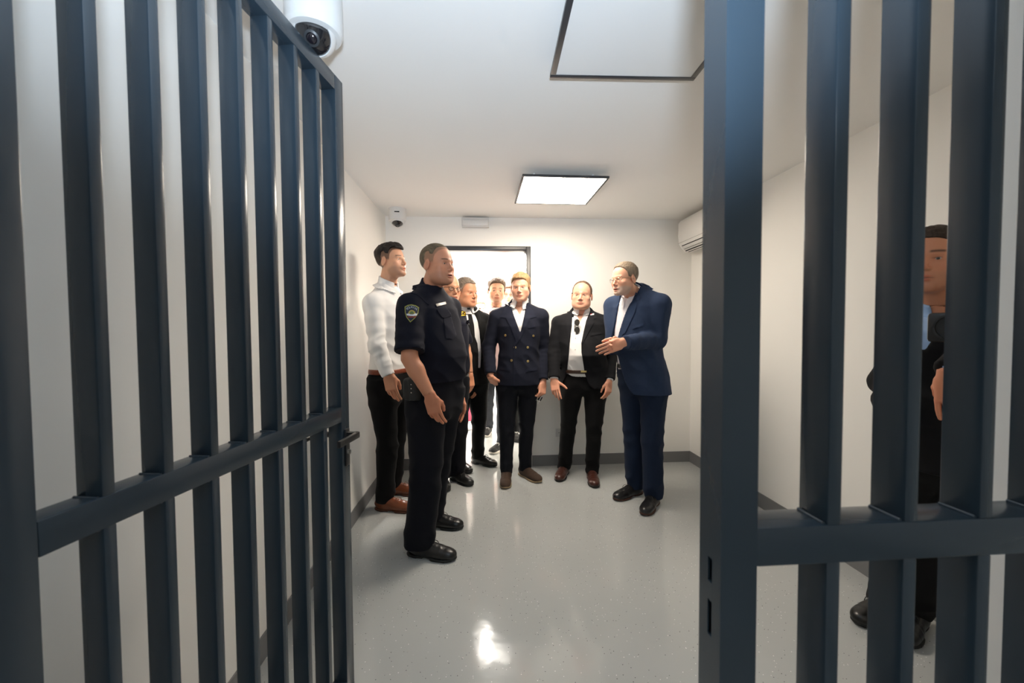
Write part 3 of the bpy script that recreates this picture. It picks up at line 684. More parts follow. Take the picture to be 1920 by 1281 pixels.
def build_trousers(F, color, rad=(.092, .070, .062), h=.0085, top=1.035, break_=.055, name='trousers', rough=.85):
    k = F.k; m = cloth('cloth %s %.3f %.3f %.3f' % (name, *color), color, rough)
    S = F.sec.copy(); S[:, 3] += .006; S[:, 4] += .006
    bwx = F.s.get('bw', 1.)
    fns = []
    for side, sg in (('r', -1), ('l', 1)):
        hj, kn, an, l = F.leg[side]; zs = [.02, break_*k, .16*k, kn[2], kn[2]+.1*k, kn[2]+.2*k, kn[2]+.27*k, hj[2]-.08*k, hj[2]+.1*k]
        rows = []
        for z in zs:
            if z >= kn[2]: t = (z-kn[2])/(hj[2]-kn[2]); c = kn+(hj-kn)*t; r = rad[1]+(rad[0]-rad[1])*min(1, max(0, t)*1.7)
            else: t = (kn[2]-z)/(kn[2]-an[2]); c = kn+(an-kn)*t; r = rad[1]+(rad[2]-rad[1])*min(1, t)
            rows.append((z, c[0], c[1], r*k*bwx**.5, r*k*1.10*bwx**.5, F.ang))
        fns.append(np.array(rows))
    zt = top*k; hem = {q: break_*k for q in 'rl'}
    def f(P):
        a = np.maximum(loft(P, fns[0]), .0); 
        a = loft(P, fns[0]); b = loft(P, fns[1]); d = smin(a, b, .02*k)
        d = np.maximum(d, P[:, 2]-.93*k)
        pel = smax(loft(P, S, 2.2), .775*k-P[:, 2], .10*k); d = smin(d, pel, .06*k)
        zz = P[:, 2]/k
        kn = np.exp(-((zz-.47)/.10)**2)+1.2*np.exp(-((zz-.13)/.07)**2)+.8*np.exp(-((zz-.80)/.08)**2)+.25
        d = d-.0062*kn*folds(P*np.array([1, 1, 2.2]), 15, 2)-.0035*wob(P*np.array([1.6, 1.6, .6]), 20, 5, 5)
        d = np.maximum(d, P[:, 2]-zt); return np.maximum(d, break_*k+.012*wob(P, 20, 3)*0-P[:, 2])
    pts = [F.hp+F.e*.22*k, F.hp-F.e*.22*k, F.hp+F.f*.2*k, F.hp-F.f*.2*k]+[F.leg[q][2] for q in 'rl']+[F.leg[q][1] for q in 'rl']; lo, hi = bounds(pts, .11); lo[2] = .02; hi[2] = zt+.03
    V, Q = surfnet(f, lo, hi, h); V, Q = islands_keep_largest(V, Q)
    F.trousers = obj_of(F, name, V, Q, m); F.tro = (V, Q); return F.trousers
def build_shoes(F, kind):
    """kind: color, sole colour, style ('lace','loafer','boot','sneaker')"""
    k = F.k; color, solec, style = kind; mu = mat('shoe %s %.3f %.3f %.3f' % (style, *color), color, .3 if style in ('lace',) else (.75 if style in ('suede', 'sneaker') else .4), bump=(180, .12, .002), spec=.5, noise=(25, .18))
    ms = mat('sole %.3f %.3f %.3f' % tuple(solec), solec, .6); L = .29*k*F.s.get('shoe', 1.)
    for side in 'rl':
        hj, kn, an, l = F.leg[side]; y = R_(l['yaw']); fx = np.array([math.sin(y), -math.cos(y), 0]); sx = np.array([math.cos(y), math.sin(y), 0]); Rm = np.stack([fx, sx, [0, 0, 1]], 1); o = np.array([an[0], an[1], 0.])
        hi_ = .13 if style == 'boot' else .085
        def up(P):
            d = ell(P, (.02*L, 0, .045), (.30*L, .041, .048)); d = smin(d, ell(P, (.42*L, 0, .032), (.34*L, .047, .036)), .03); d = smin(d, ell(P, (.60*L, .0, .030), (.16*L, .040, .027 if style != 'boot' else .034)), .02)
            d = smin(d, cone(P, (0, 0, .05), (-.01, 0, hi_), .040, .041), .03)
            d = smin(d, cone(P, (.12*L, 0, .06), (.40*L, 0, .048), .030, .024), .03)
            if style == 'lace': d = d-.0012*np.clip(np.sin((P[:, 0]-.46*L)*420), .4, 1)*(np.abs(P[:, 0]-.46*L) < .02)
            d = d-.0014*folds(P, 60, 3)*np.exp(-((P[:, 0]-.40*L)/.04)**2)
            return np.maximum(np.maximum(d, .012-P[:, 2]), P[:, 2]-hi_-.01)
        th = .028 if style == 'sneaker' else .016
        def so(P):
            Pz = P.copy(); Pz[:, 2] = 0
            a = smin(ell(Pz, (-.06*L, 0, 0), (.21*L, .040, .5)), ell(Pz, (.44*L, 0, 0), (.335*L, .0495, .5)), .04); lift = .010*np.clip((P[:, 0]-.55*L)/(.2*L), 0, 1)**2
            d = smax(a-.0015, np.abs(P[:, 2]-th/2-lift)-th/2, .004)
            if style in ('lace', 'boot'): d = np.maximum(d, -rbox(P, (.20*L, 0, 0), (.085*L, .1, .007), .002))
            return d
        V, Q = surfnet(up, (-.36*L, -.07, 0), (.85*L, .07, .17), .0058); V, Q = islands_keep_largest(V, Q)
        sh = obj_of(F, 'shoe', V@Rm.T+o, Q, mu)
        V, Q = surfnet(so, (-.36*L, -.07, -.012), (.88*L, .07, .06), .0062); V[:, 2] = np.maximum(V[:, 2], 0); obj_of(F, 'sole', V@Rm.T+o, Q, ms, sh)
        if style in ('lace', 'boot', 'sneaker'):
            bm = bmesh.new(); lc = (color if style != 'sneaker' else (.7, .7, .68))
            for i in range(3 if style != 'boot' else 4):
                x = .29*L+i*.050*L; z = .0875-i*.0062+(.004 if style == 'boot' else 0)
                add_tube(bm, [Vector(Rm@np.array(p)+o-F.base) for p in ((x, -.022, z-.010), (x+.004, 0, z+.001), (x, .022, z-.010))], .0022, 6)
            for sg in (-1, 1): add_tube(bm, [Vector(Rm@np.array(p)+o-F.base) for p in ((.29*L, 0, .088), (.29*L, sg*.014, .094), (.33*L, sg*.028, .084), (.37*L, sg*.028, .072))], .0018, 6)
            bmobj('shoelace', bm, mat('lace %.3f %.3f %.3f' % tuple(lc), lc, .7), sh, smooth=True)
def build_top(F, name, color, off=.012, zlo=.95, sleeve=(.066, .054, .044), upto=.97, h=.0095, fold=.004, neck_open=None, vcut=None, flare=0., slit=None, rough=.85, n=2.2, shoulder_pad=0., hemcurve=None, sides='rl', blouse=0):
    """A shirt or jacket: torso loft + sleeves, neck hole, optional front opening vcut [(z, uL, uR)...]"""
    k = F.k; S = F.sec.copy(); S[:, 3] += off; S[:, 4] += off
    if flare: m_ = np.clip((1.02*k-S[:, 0])/(.3*k), 0, 1); S[:, 3] += flare*m_; S[:, 4] += flare*.8*m_
    if blouse: m_ = np.exp(-((S[:, 0]/k-1.04)/.06)**2); S[:, 3] += blouse*m_; S[:, 4] += blouse*m_
    arms = [arm_d(F, q, sleeve[0]*k, sleeve[1]*k, sleeve[2]*k, upto) for q in sides]
    ends = []
    for q in sides:
        sh, el, wr, _ = F.arm[q]
        if upto > 0: ax = (wr-el)/nrm(wr-el); ends.append((el+(wr-el)*upto, ax, el))
        else: ax = (el-sh)/nrm(el-sh); ends.append((sh+(el-sh)*(1+upto), ax, sh))
    A, B = F.neckA, F.neckB; ax0 = (A-B)/nrm(A-B)
    def f(P):
        d = np.maximum(loft(P, S, n), P[:, 2]-F.nk[2]-.01*k)
        for q in sides: d = smin(d, cone(P, F.shoul[q]+np.array([0, 0, shoulder_pad]), F.nk-np.array([0, 0, .022*k]), (.053+off*.4)*k, (.058+off*.3)*k), .045*k)
        zz = P[:, 2]/k
        d = d-fold*1.25*folds(P*np.array([1, 1, 1.9])+.4*P[:, [2, 2, 0]], 13, 1)*(.45+.8*np.exp(-((zz-1.08)/.10)**2))-fold*.6*wob(P, 20, 5, 3)
        for q, af, (en, ax, st) in zip(sides, arms, ends):
            a = af(P); sh, el, wr, _ = F.arm[q]; g = np.exp(-(nrm(P-el)/(.10*k))**2)+.6*np.exp(-(nrm(P-en)/(.09*k))**2)+.3
            t = ((P-st)@ax); a = a-fold*1.25*g*folds((P-st)*.75+ax*(t*1.0)[:, None]+np.array([F.hp[0]*3, 0, 0]), 24, 5)-fold*.5*wob(P, 26, 4, 2)
            a = np.maximum(a, (P-en)@ax) if True else a
            d = smin(d, a, .022*k)
            far = ((P-en)@ax > 0) & (nrm(P-en) < .12*k)
        if neck_open: d = np.maximum(d, -(cone(P, B-ax0*.02, B+ax0*.14, neck_open*k, neck_open*k*1.05)))
        if vcut is not None or slit is not None:
            q = P-np.array([*F.hp[:2], 0]); u = q@F.e; v = (q-np.array([0, 0, 0]))@F.f
            cxz = np.interp(P[:, 2], F.sec[:, 0], (F.sec[:, 1:3]-F.hp[:2])@F.e[:2]); cvz = np.interp(P[:, 2], F.sec[:, 0], (F.sec[:, 1:3]-F.hp[:2])@F.f[:2]); u = u-cxz
            if vcut is not None:
                vc = np.array(sorted(vcut)); uL = np.interp(P[:, 2], vc[:, 0], vc[:, 1]); uR = np.interp(P[:, 2], vc[:, 0], vc[:, 2])
                cut = np.maximum(np.maximum(uL-u, u-uR), np.maximum(cvz+.0*k-v, np.maximum(vc[0, 0]-P[:, 2], P[:, 2]-vc[-1, 0]-.1)))
                d = smax(d, -cut, .004)
        zl = zlo*k
        if hemcurve is not None:
            q = P[:, :2]-F.hp[:2]; zl = zl+hemcurve(q@F.e[:2], q@F.f[:2])
        near = np.ones(len(P), bool)
        body = zl-P[:, 2]
        # the hem cuts only the trunk, not sleeves hanging below it
        arm_only = np.full(len(P), 9.)
        for af, (en, ax, st) in zip(arms, ends): arm_only = np.minimum(arm_only, np.maximum(af(P)-fold, (P-en)@ax))
        return np.minimum(np.maximum(d, body), np.maximum(np.maximum(d, arm_only), -1))
    pts = [F.shoul['r'], F.shoul['l']] if not sides else arm_pts(F) if upto > 0 else [p for q in 'rl' for p in F.arm[q][:2]]
    pts = pts+[F.nk+F.e*.12*k, F.nk-F.e*.12*k, F.hp+F.e*.2*k+F.f*.16*k, F.hp-F.e*.2*k-F.f*.16*k, F.hp-F.e*.2*k+F.f*.16*k, F.hp+F.e*.2*k-F.f*.16*k]; lo, hi = bounds(pts, .10 if sides else .07); lo[2] = min(zlo*k-.03, min(p[2] for p in pts)-.08)
    V, Q = surfnet(f, lo, hi, h); V, Q = islands_keep_largest(V, Q)
    m = cloth('cloth %s %.3f %.3f %.3f' % (name, *color), color, rough)
    ob = obj_of(F, name, V, Q, m); F.surf = getattr(F, 'surf', {}); F.surf[name] = (V, Q); return ob
def build_collar(F, m, par=None, off=.005, leaf_off=.031, rise=.060, thick=.0058, gap=.42, drop=.048, point=.050, name='collar', h=.0044, base=.024, reach=.12, lean=.35, spread=.12):
    """A folded collar hugging the neck: stand, fall and two turned-down points beside the front opening."""
    k = F.k; A, B = F.neckA, F.neckB; ax = (A-B)/nrm(A-B); ax = ax*(1-lean)+np.array([0, 0, lean]); ax /= nrm(ax); fv = F.f-ax*(F.f@ax); fv /= nrm(fv); ev = np.cross(fv, ax)
    O = B+ax*base*k
    def f(P):
        q = P-O; t = q@ax; x = q@fv+.012*k; y = q@ev; rr = np.sqrt(x*x+y*y); an = np.abs(np.arctan2(y, x))
        front = np.clip(1-an/2.2, 0, 1); t2 = t+drop*k*front**1.2
        e = np.clip((.016*k-t2)/(.03*k), 0, 1); e = e*e*(3-2*e)
        d = np.abs(F.neckf(P)-(off+e*(leaf_off-off)))-thick*(1-.35*e)
        low = -(.010+point*np.clip(1-(an-gap)/.75, 0, 1))*k
        d = smax(d, t2-rise*k, .003); d = np.maximum(d, low-t2); d = np.maximum(d, rr-reach*k)
        return smax(d, ((gap-an)*.07*k+np.clip(-t2, -.01, .08)*spread), .002)
    V, Q = surfnet(f, O-.17, O+.15, h)
    if len(Q) == 0: return
    V, Q = islands_keep_largest(V, Q)
    return obj_of(F, name, V, Q, m, par)
def build_cuffs(F, m, par, sides='rl', r=.037, past=.012, length=.05):
    """Shirt cuffs showing past the jacket sleeves."""
    k = F.k
    for q in sides:
        sh, el, wr, _ = F.arm[q]; ax = (wr-el)/nrm(wr-el); e = wr+ax*past*k-ax*.005
        V, Q = surfnet(lambda P: np.maximum(cone(P, e-ax*(length+.1), e+ax*.1, r*k, r*k), np.maximum((P-e)@ax, -((P-e)@ax)-length)), e-ax*length/2-.09, e-ax*length/2+.09, .006); obj_of(F, 'shirt_cuff', V, Q, m, par)
def local(F, px, py, v=.13): # picture point met with the plane v in front of the trunk -> (u, z)
    d = ray(px, py); o = np.array([0, 0, EYE]); p0 = F.hp+F.f*v*F.k; t = ((p0-o)@F.f)/(d@F.f); p = o+d*t; return p
def patch(F, name, poly, surf, m, par=None, off=.0012, th=.003, step=.009, d=None, label=None, src=None, v=.14):
    """Cloth or badge patch: outline (world points) laid along direction d onto the garment's own surface, with thickness."""
    V, Q = F.surf[surf] if src is None else src
    bvh = F.__dict__.setdefault('bvh', {})
    if surf not in bvh: bvh[surf] = BVHTree.FromPolygons(V.tolist(), Q.tolist())
    T = bvh[surf]; d = np.array((np.mean(poly, 0)-np.array([0, 0, EYE])) if d is None else d, float); d /= nrm(d); x = np.cross(d, [0, 0, 1.]); x /= nrm(x); y = np.cross(x, d)
    pts = np.array(poly); o = pts.mean(0); P2 = np.stack([(pts-o)@x, (pts-o)@y], 1); ring = []
    for a, b in zip(P2, np.roll(P2, -1, 0)):
        n = max(1, int(np.ceil(nrm(b-a)/step))); ring += [a+(b-a)*i/n for i in range(n)]
    ring = np.array(ring); lo, hi = ring.min(0), ring.max(0)
    gx, gy = np.meshgrid(np.arange(lo[0]+step*.5, hi[0], step), np.arange(lo[1]+step*.5, hi[1], step)); G = np.stack([gx.ravel(), gy.ravel()], 1)
    ins = np.zeros(len(G), bool); j = len(ring)-1
    for i in range(len(ring)):
        a, b = ring[i], ring[j]; c = ((a[1] > G[:, 1]) != (b[1] > G[:, 1])) & (G[:, 0] < (b[0]-a[0])*(G[:, 1]-a[1])/(b[1]-a[1]+1e-12)+a[0]); ins ^= c; j = i
    dist = np.min(nrm(G[:, None]-ring[None]), 1) if len(G) else np.zeros(0); G = G[ins & (dist > step*.35)] if len(G) else G
    al = np.concatenate([ring, G]) if len(G) else ring; nr = len(ring)
    vs, es, fs, *_ = delaunay_2d_cdt([Vector(p) for p in al], [], [list(range(nr))], 1, 1e-6)
    top = []; ok = []; last = None
    for p in vs:
        wp = o+x*p.x+y*p.y; h, nn, _, _ = T.ray_cast(Vector(wp-d*.35), Vector(d), .9)
        if h is None: top.append(None)
        else: top.append(np.array(h)-d*off)
    dep = [(np.array(t)-o)@d for t in top if t is not None]
    if not dep: return None
    md = float(np.median(dep))
    for i, p in enumerate(vs):
        if top[i] is None or abs((top[i]-o)@d-md) > .09: top[i] = o+x*p.x+y*p.y+d*min(max(dep), md+.02)
    top = np.array(top); n = len(top); nv = -d*th; Vv = np.concatenate([top, top+nv]); Ff = []
    from collections import Counter
    ec = Counter()
    for f in fs:
        Ff.append([i+n for i in f]); Ff.append(list(f)[::-1])
        for a, b in zip(f, list(f[1:])+[f[0]]): ec[(a, b)] += 1
    for (a, b) in ec:
        if (b, a) not in ec: Ff.append([a, b, b+n, a+n])
    ob = obj_of(F, name, Vv, Ff, m, par); bm = bmesh.new(); bm.from_mesh(ob.data); bmesh.ops.recalc_face_normals(bm, faces=bm.faces); bm.to_mesh(ob.data); bm.free(); ob.data.set_sharp_from_angle(angle=R_(50))
    if label: ob['label'] = label
    return ob
def spot(F, surf, p, d=None): # point where direction d from p meets the garment
    V, Q = F.surf[surf]; bvh = F.__dict__.setdefault('bvh', {})
    if surf not in bvh: bvh[surf] = BVHTree.FromPolygons(V.tolist(), Q.tolist())
    d = np.array((p-np.array([0, 0, EYE])) if d is None else d, float); d = d/nrm(d); h, n, _, _ = bvh[surf].ray_cast(Vector(p-d*.35), Vector(d), .9)
    return (np.array(h), np.array(n)) if h is not None else (p, -d)
def button(F, surf, p, r, m, par=None, d=None, name='button'):
    h, n = spot(F, surf, p, d); Q = Vector(n).to_track_quat('Z', 'Y').to_matrix().to_4x4(); M = Matrix.Translation(Vector(h-F.base)) @ Q
    return lathe(name, [(r, -.002), (r, .0022), (r*.8, .0034), (r*.3, .0028), (.0004, .0028)], m, par or F.root, n=14, M=M)
def px_poly(F, pts, v=.14): return [local(F, x, y, v) for x, y in pts]
def vcut_of(F, rows, v=.13): # picture rows (y, xL, xR) -> (z, uL, uR)
    out = []
    for y, xl, xr in rows:
        a, b = local(F, xl, y, v), local(F, xr, y, v); z = (a[2]+b[2])/2
        c = np.array([np.interp(z, F.sec[:, 0], F.sec[:, 1]), np.interp(z, F.sec[:, 0], F.sec[:, 2])]); ua, ub = (a[:2]-c)@F.e[:2], (b[:2]-c)@F.e[:2]; out.append((z, min(ua, ub), max(ua, ub)))
    return out
def belt(F, color, z=.985, th=.034, grow=.016, buckle=None, h=.009):
    k = F.k; S = F.sec.copy(); S[:, 3] += grow; S[:, 4] += grow
    f = lambda P: smax(loft(P, S, 2.2), np.abs(P[:, 2]-z*k)-th*k/2, .003)
    lo, hi = bounds([F.hp], .27); c = np.array([*F.hp[:2], z*k]); V, Q = surfnet(f, c-np.array([.28, .28, .04]), c+np.array([.28, .28, .04]), h)
    b_ = obj_of(F, 'belt', V, Q, mat('belt %.3f %.3f %.3f' % tuple(color), color, .35)); F.surf = getattr(F, 'surf', {}); F.surf['belt'] = (V, Q)
    if buckle: 
        p = np.array([*np.array([np.interp(z*k, F.sec[:, 0], F.sec[:, 1]), np.interp(z*k, F.sec[:, 0], F.sec[:, 2])]), z*k]); e = F.e
        patch(F, 'buckle', [p+e*x*k+np.array([0, 0, y*k]) for x, y in ((-.024, -.018), (.024, -.018), (.024, .018), (-.024, .018))], 'belt', buckle, b_, th=.004)
    return b_
def spectacles(F, m, lensr=(.020, .015), rim=.0016, bar=True):
    hs = F.hl; tw = lambda p: Vector((F.Rh@(np.array(p)*hs))+F.hc-F.base); bm = bmesh.new()
    for sg in (-1, 1):
        if rim: add_tube(bm, [tw((sg*.033+lensr[0]*math.cos(a), .098-.006*abs(math.cos(a))*(1 if sg*math.cos(a) > 0 else 0), -.008+lensr[1]*math.sin(a))) for a in np.linspace(0, 2*math.pi, 21)[:-1]], rim, 6, closed=True)
        add_tube(bm, [tw(p) for p in ((sg*.053, .092, .000), (sg*.071, .078, .002), (sg*.082, .01, -.002), (sg*.081, -.012, -.010))], .0014, 6)
    add_tube(bm, [tw((-.012, .099, -.004)), tw((0, .101, -.001)), tw((.012, .099, -.004))], .0014, 6)
    g = bmobj('spectacles', bm, m, F.root, smooth=True)
    for sg in (-1, 1):
        n = 20; Vv = [tw((sg*.033+lensr[0]*math.cos(a), .0975, -.008+lensr[1]*math.sin(a))) for a in np.linspace(0, 2*math.pi, n+1)[:-1]]; ofs = Vector(F.Rh@np.array([0, .0012, 0])); Vv = Vv+[v+ofs for v in Vv]
        ff = [list(range(n))[::-1], list(range(n, 2*n))]+[[i, (i+1) % n, n+(i+1) % n, n+i] for i in range(n)]
        mesh('spectacle_lens', np.array([tuple(v) for v in Vv]), ff, M_glass, g, smooth=False)
    return g
# ------------------------------------------------------------------ the people
SK_A, SK_B, SK_C, SK_D = lin((214, 160, 128)), lin((206, 148, 114)), lin((220, 166, 138)), lin((196, 136, 106))
DARK, BROWN, BLOND, GREY, SALT = lin((38, 30, 24)), lin((72, 54, 40)), lin((150, 120, 84)), lin((150, 138, 122)), lin((120, 106, 90))
C_navyjk, C_navytr = (.011, .013, .024), (.007, .008, .012)
C_char, C_blue, C_bluetr, C_uni, C_black = (.0095, .0098, .012), (.022, .037, .078), (.010, .018, .040), (.008, .0088, .0165), (.005, .005, .0055)
C_shirt = (.80, .79, .78)
def suit_collar(F, m, par, **kw): return build_collar(F, m, par, off=.016, leaf_off=.038, rise=.046, thick=.0065, gap=kw.pop('gap', 1.0), drop=.052, point=.012, name='jacket_collar', reach=.13, base=.012, spread=.3, **kw)

def p_double_breasted():
    F = figure(dict(Y=3.42, face=-4, neck=(973, 573), hip=(972, 715), head=(976, 539), headdy=-.035, headrot=(-13, -4, 2), hs=1.0, sw=.190, bw=.98,
        arms=dict(r=dict(elbow=(916, 652, .03), wrist=(920, 707, -.09), tip=(938, 738, .06), hand='flat', back=(-.6, -.8, 0)),
                  l=dict(elbow=(1018, 656, .04), wrist=(1018, 718, -.06), tip=(1014, 757, -.11), hand='grip', thumb=-1, back=(.55, -.8, .1))),
        legs=dict(r=dict(toe=(947, 919), yaw=-6), l=dict(toe=(1014, 907), yaw=32)),
        hd=dict(skin=SK_C, hair=BLOND, browcol=lin((150, 110, 70)), brow=.6, style=dict(top=.013, side=.0025, front=.008, wave=.003, grain=.001), scalp=.7, jaw=1.0, lookz=-.05, iris=(.12, .16, .2)),
        label='blond man in navy double-breasted jacket with gilt buttons, one hand in his pocket'))
    build_body(F, .0031); build_hair(F)
    build_trousers(F, C_navytr, (.088, .066, .052)); build_shoes(F, (lin((62, 44, 32)), lin((150, 130, 100)), 'suede'))
    build_top(F, 'shirt', C_shirt, off=.006, zlo=.95, sides='', h=.0068, neck_open=.056, fold=.002, upto=.985, vcut=vcut_of(F, [(556, 961, 986), (565, 964, 983), (590, 973.5, 975.5)]))
    collar_pair(F, C_shirt, past=-.03)
    vc = vcut_of(F, [(560, 952, 990), (570, 957, 987), (590, 963, 983.5), (621, 974.2, 976.5), (623, 975.3, 975.4)])
    jk = build_top(F, 'jacket', C_navyjk, off=.017, zlo=.845, sleeve=(.068, .056, .047), upto=.90, flare=.022, vcut=vc, neck_open=.068, h=.0068, fold=.0035, shoulder_pad=.012)
    m = cloth('lapel navy', tuple(c*1.25 for c in C_navyjk)); suit_collar(F, m, jk)
    lap = [(955, 571), (946, 578), (940, 590), (937, 595), (948, 596), (957, 613), (968, 640), (974.5, 637), (976, 624), (968, 606), (960, 586)]
    patch(F, 'lapel', px_poly(F, lap), 'jacket', m, jk, th=.004); patch(F, 'lapel', px_poly(F, [(988, 571), (997, 578), (1003, 588), (1006, 594), (994, 597), (986, 612), (976.5, 634), (967, 647), (964, 645), (975.6, 622), (984, 592)]), 'jacket', m, jk, th=.004)
    patch(F, 'front_edge', px_poly(F, [(964, 645), (966.5, 645), (965.5, 700), (966, 724), (963.5, 724), (963, 700)]), 'jacket', m, jk, th=.004)
    for x, y in ((947.6, 629), (1000, 630), (965.8, 651.5), (989.6, 651.5), (959, 676), (989.8, 677.5)): button(F, 'jacket', local(F, x, y), .0105, M_gold, jk, name='gilt_button')
    for pl_ in ([(934, 687), (957, 690), (957, 696), (934, 693)], [(986, 692), (1008, 688), (1008, 694), (986, 698)], [(990, 612), (1006, 609), (1006, 613), (990, 616)]): patch(F, 'pocket_flap', px_poly(F, pl_), 'jacket', m, jk, th=.003)
    belt(F, (.01, .008, .007))
    return F
def collar_pair(F, c, **kw): # collar stand and its two turned-down points
    m = MATS_shirt(c); sh = [o for o in F.root.children if o.name.startswith('shirt')][0]
    build_collar(F, m, sh, gap=kw.get('gap', .30), h=.0042, point=kw.get('point', .05), base=kw.get('base', .024), drop=kw.get('drop', .048)); build_cuffs(F, m, sh, r=kw.get('cuff', .037), past=kw.get('past', -.004))
def MATS_shirt(c=C_shirt): return cloth('collar cloth %.3f %.3f %.3f' % tuple(c), c)

def p_bald():
    F = figure(dict(Y=3.42, face=-10, neck=(1090, 586), hip=(1095, 715), head=(1091, 554), headdy=-.03, headrot=(-20, 0, -3), hs=1.03, sw=.205, bw=1.16, bd=1.1, belly=.035,
        arms=dict(r=dict(elbow=(1039, 660, .0), wrist=(1039, 713, -.11), tip=(1045, 753, -.17), hand='open', back=(-.35, -.9, 0)),
                  l=dict(elbow=(1146, 660, .02), wrist=(1142, 716, -.12), tip=(1138, 756, -.16), hand='relaxed', thumb=-1, back=(.5, -.8, 0))),
        legs=dict(r=dict(toe=(1046, 905), yaw=-26), l=dict(toe=(1116, 917), yaw=-8)),
        hd=dict(skin=SK_C, hair=lin((96, 74, 58)), browcol=lin((96, 70, 50)), brow=.7, style=dict(top=.0015, side=.003), recede=.055, scalp=.35, jaw=1.0, wide=1.03, fat=.25, beard=.12),
        label='bald heavy-set man in an open dark suit jacket and white shirt'))
    build_body(F, .0031); build_hair(F)
    build_trousers(F, C_black, (.092, .062, .055)); build_shoes(F, (lin((64, 32, 24)), (.012, .009, .008), 'lace'))
    build_top(F, 'shirt', C_shirt, off=.008, zlo=.95, sides='', h=.0068, neck_open=.062, fold=.004, upto=1.02, blouse=.004, vcut=vcut_of(F, [(570, 1078, 1102), (580, 1080, 1098), (604, 1087, 1089)]))
    collar_pair(F, C_shirt)
    belt(F, lin((60, 40, 28)), buckle=M_gold, grow=.018, z=.995)
    vc = vcut_of(F, [(570, 1068, 1112), (585, 1074, 1107), (602, 1073, 1099), (643, 1068, 1089), (660, 1066.5, 1089), (700, 1063, 1096), (722, 1055, 1104), (732, 1046, 1118), (745, 1040, 1130)])
    jk = build_top(F, 'jacket', C_char, off=.019, zlo=.845, sleeve=(.070, .058, .048), upto=.93, flare=.022, vcut=vc, neck_open=.072, h=.0068, fold=.0035, shoulder_pad=.010)
    m = cloth('lapel charcoal', tuple(c*1.3 for c in C_char)); suit_collar(F, m, jk)
    patch(F, 'lapel', px_poly(F, [(1072, 585), (1062, 594), (1058, 605), (1063, 606), (1061, 612), (1068, 645), (1071, 643), (1074, 603), (1076, 592)]), 'jacket', m, jk, th=.004)
    patch(F, 'lapel', px_poly(F, [(1109, 581), (1118, 588), (1119, 597), (1113, 598), (1114, 604), (1090, 648), (1088, 643), (1098, 606), (1106, 588)]), 'jacket', m, jk, th=.004)
    pin = patch(F, 'lapel_pin', px_poly(F, [(1107, 588.5), (1114, 587.5), (1114, 590.5), (1107, 591.5)]), 'jacket', mat('pin white', (.8, .8, .8), .3), jk, off=.006, th=.002, step=.004, label='small white and red lapel pin')
    patch(F, 'pin_stripe', px_poly(F, [(1107, 588.5), (1110, 588.1), (1110, 589.3), (1107, 589.7)]), 'jacket', mat('pin red', (.6, .03, .03), .3), pin, off=.0085, th=.0006, step=.004)
    for x, y in ((1079, 634), (1078.5, 655), (1078, 678)): button(F, 'shirt', local(F, x, y), .0055, mat('shirt button', (.7, .7, .68), .3), [o for o in F.root.children if o.name.startswith('shirt')][0])
    for pl_ in ([(1049, 688), (1060, 691), (1060, 697), (1049, 694)], [(1103, 692), (1130, 688), (1130, 695), (1103, 699)], [(1107, 626), (1128, 622), (1128, 626), (1107, 630)]): patch(F, 'pocket_flap', px_poly(F, pl_), 'jacket', m, jk, th=.003)
    # sunglasses hung by one temple from the open collar: a thing of their own
    p, n = spot(F, 'shirt', local(F, 1081, 612)); g = empty('sunglasses', tuple(p+F.f*.016), 'dark sunglasses hanging from the open white shirt collar of the bald man', 'sunglasses')
    ex, ez = Vector(F.e), Vector((0, 0, 1)); bm = bmesh.new(); fv = Vector(F.f)
    tw = lambda u, z, v=0: ex*u+ez*z+fv*v
    lensm = mat('dark lens', (.03, .022, .012), .08, coat=.8); gm = mat('spectacle frame', (.02, .016, .012), .25)
    for zc_ in (-.030, .030):
        ring = [tw(.004+.019*math.cos(a), zc_*1.05+.026*math.sin(a), .008) for a in np.linspace(0, 2*math.pi, 21)[:-1]]; add_tube(bm, ring, .002, 6, closed=True)
    add_tube(bm, [tw(.012, -.006, .008), tw(.014, 0, .009), tw(.012, .006, .008)], .002, 6)
    bmobj('glasses_frame', bm, gm, g, smooth=True)
    for zc_ in (-.030, .030):
        n_ = 20; V = [tw(.004+.0185*math.cos(a), zc_*1.05+.0255*math.sin(a), .0070) for a in np.linspace(0, 2*math.pi, n_+1)[:-1]]; V = V+[v+fv*.002 for v in V]
        mesh('dark_lens', np.array([tuple(v) for v in V]), [list(range(n_))[::-1], list(range(n_, 2*n_))]+[[i, (i+1) % n_, n_+(i+1) % n_, n_+i] for i in range(n_)], lensm, g, smooth=False)
    tube('temple_arm', [tw(-.004, .060, .008), tw(-.010, .062, -.004), tw(-.016, .045, -.010), tw(-.018, -.05, -.010)], .002, gm, g); tube('temple_arm', [tw(.006, -.060, .008), tw(.000, -.063, .002), tw(-.008, -.045, .001), tw(-.010, .045, .000)], .002, gm, g)
    return F

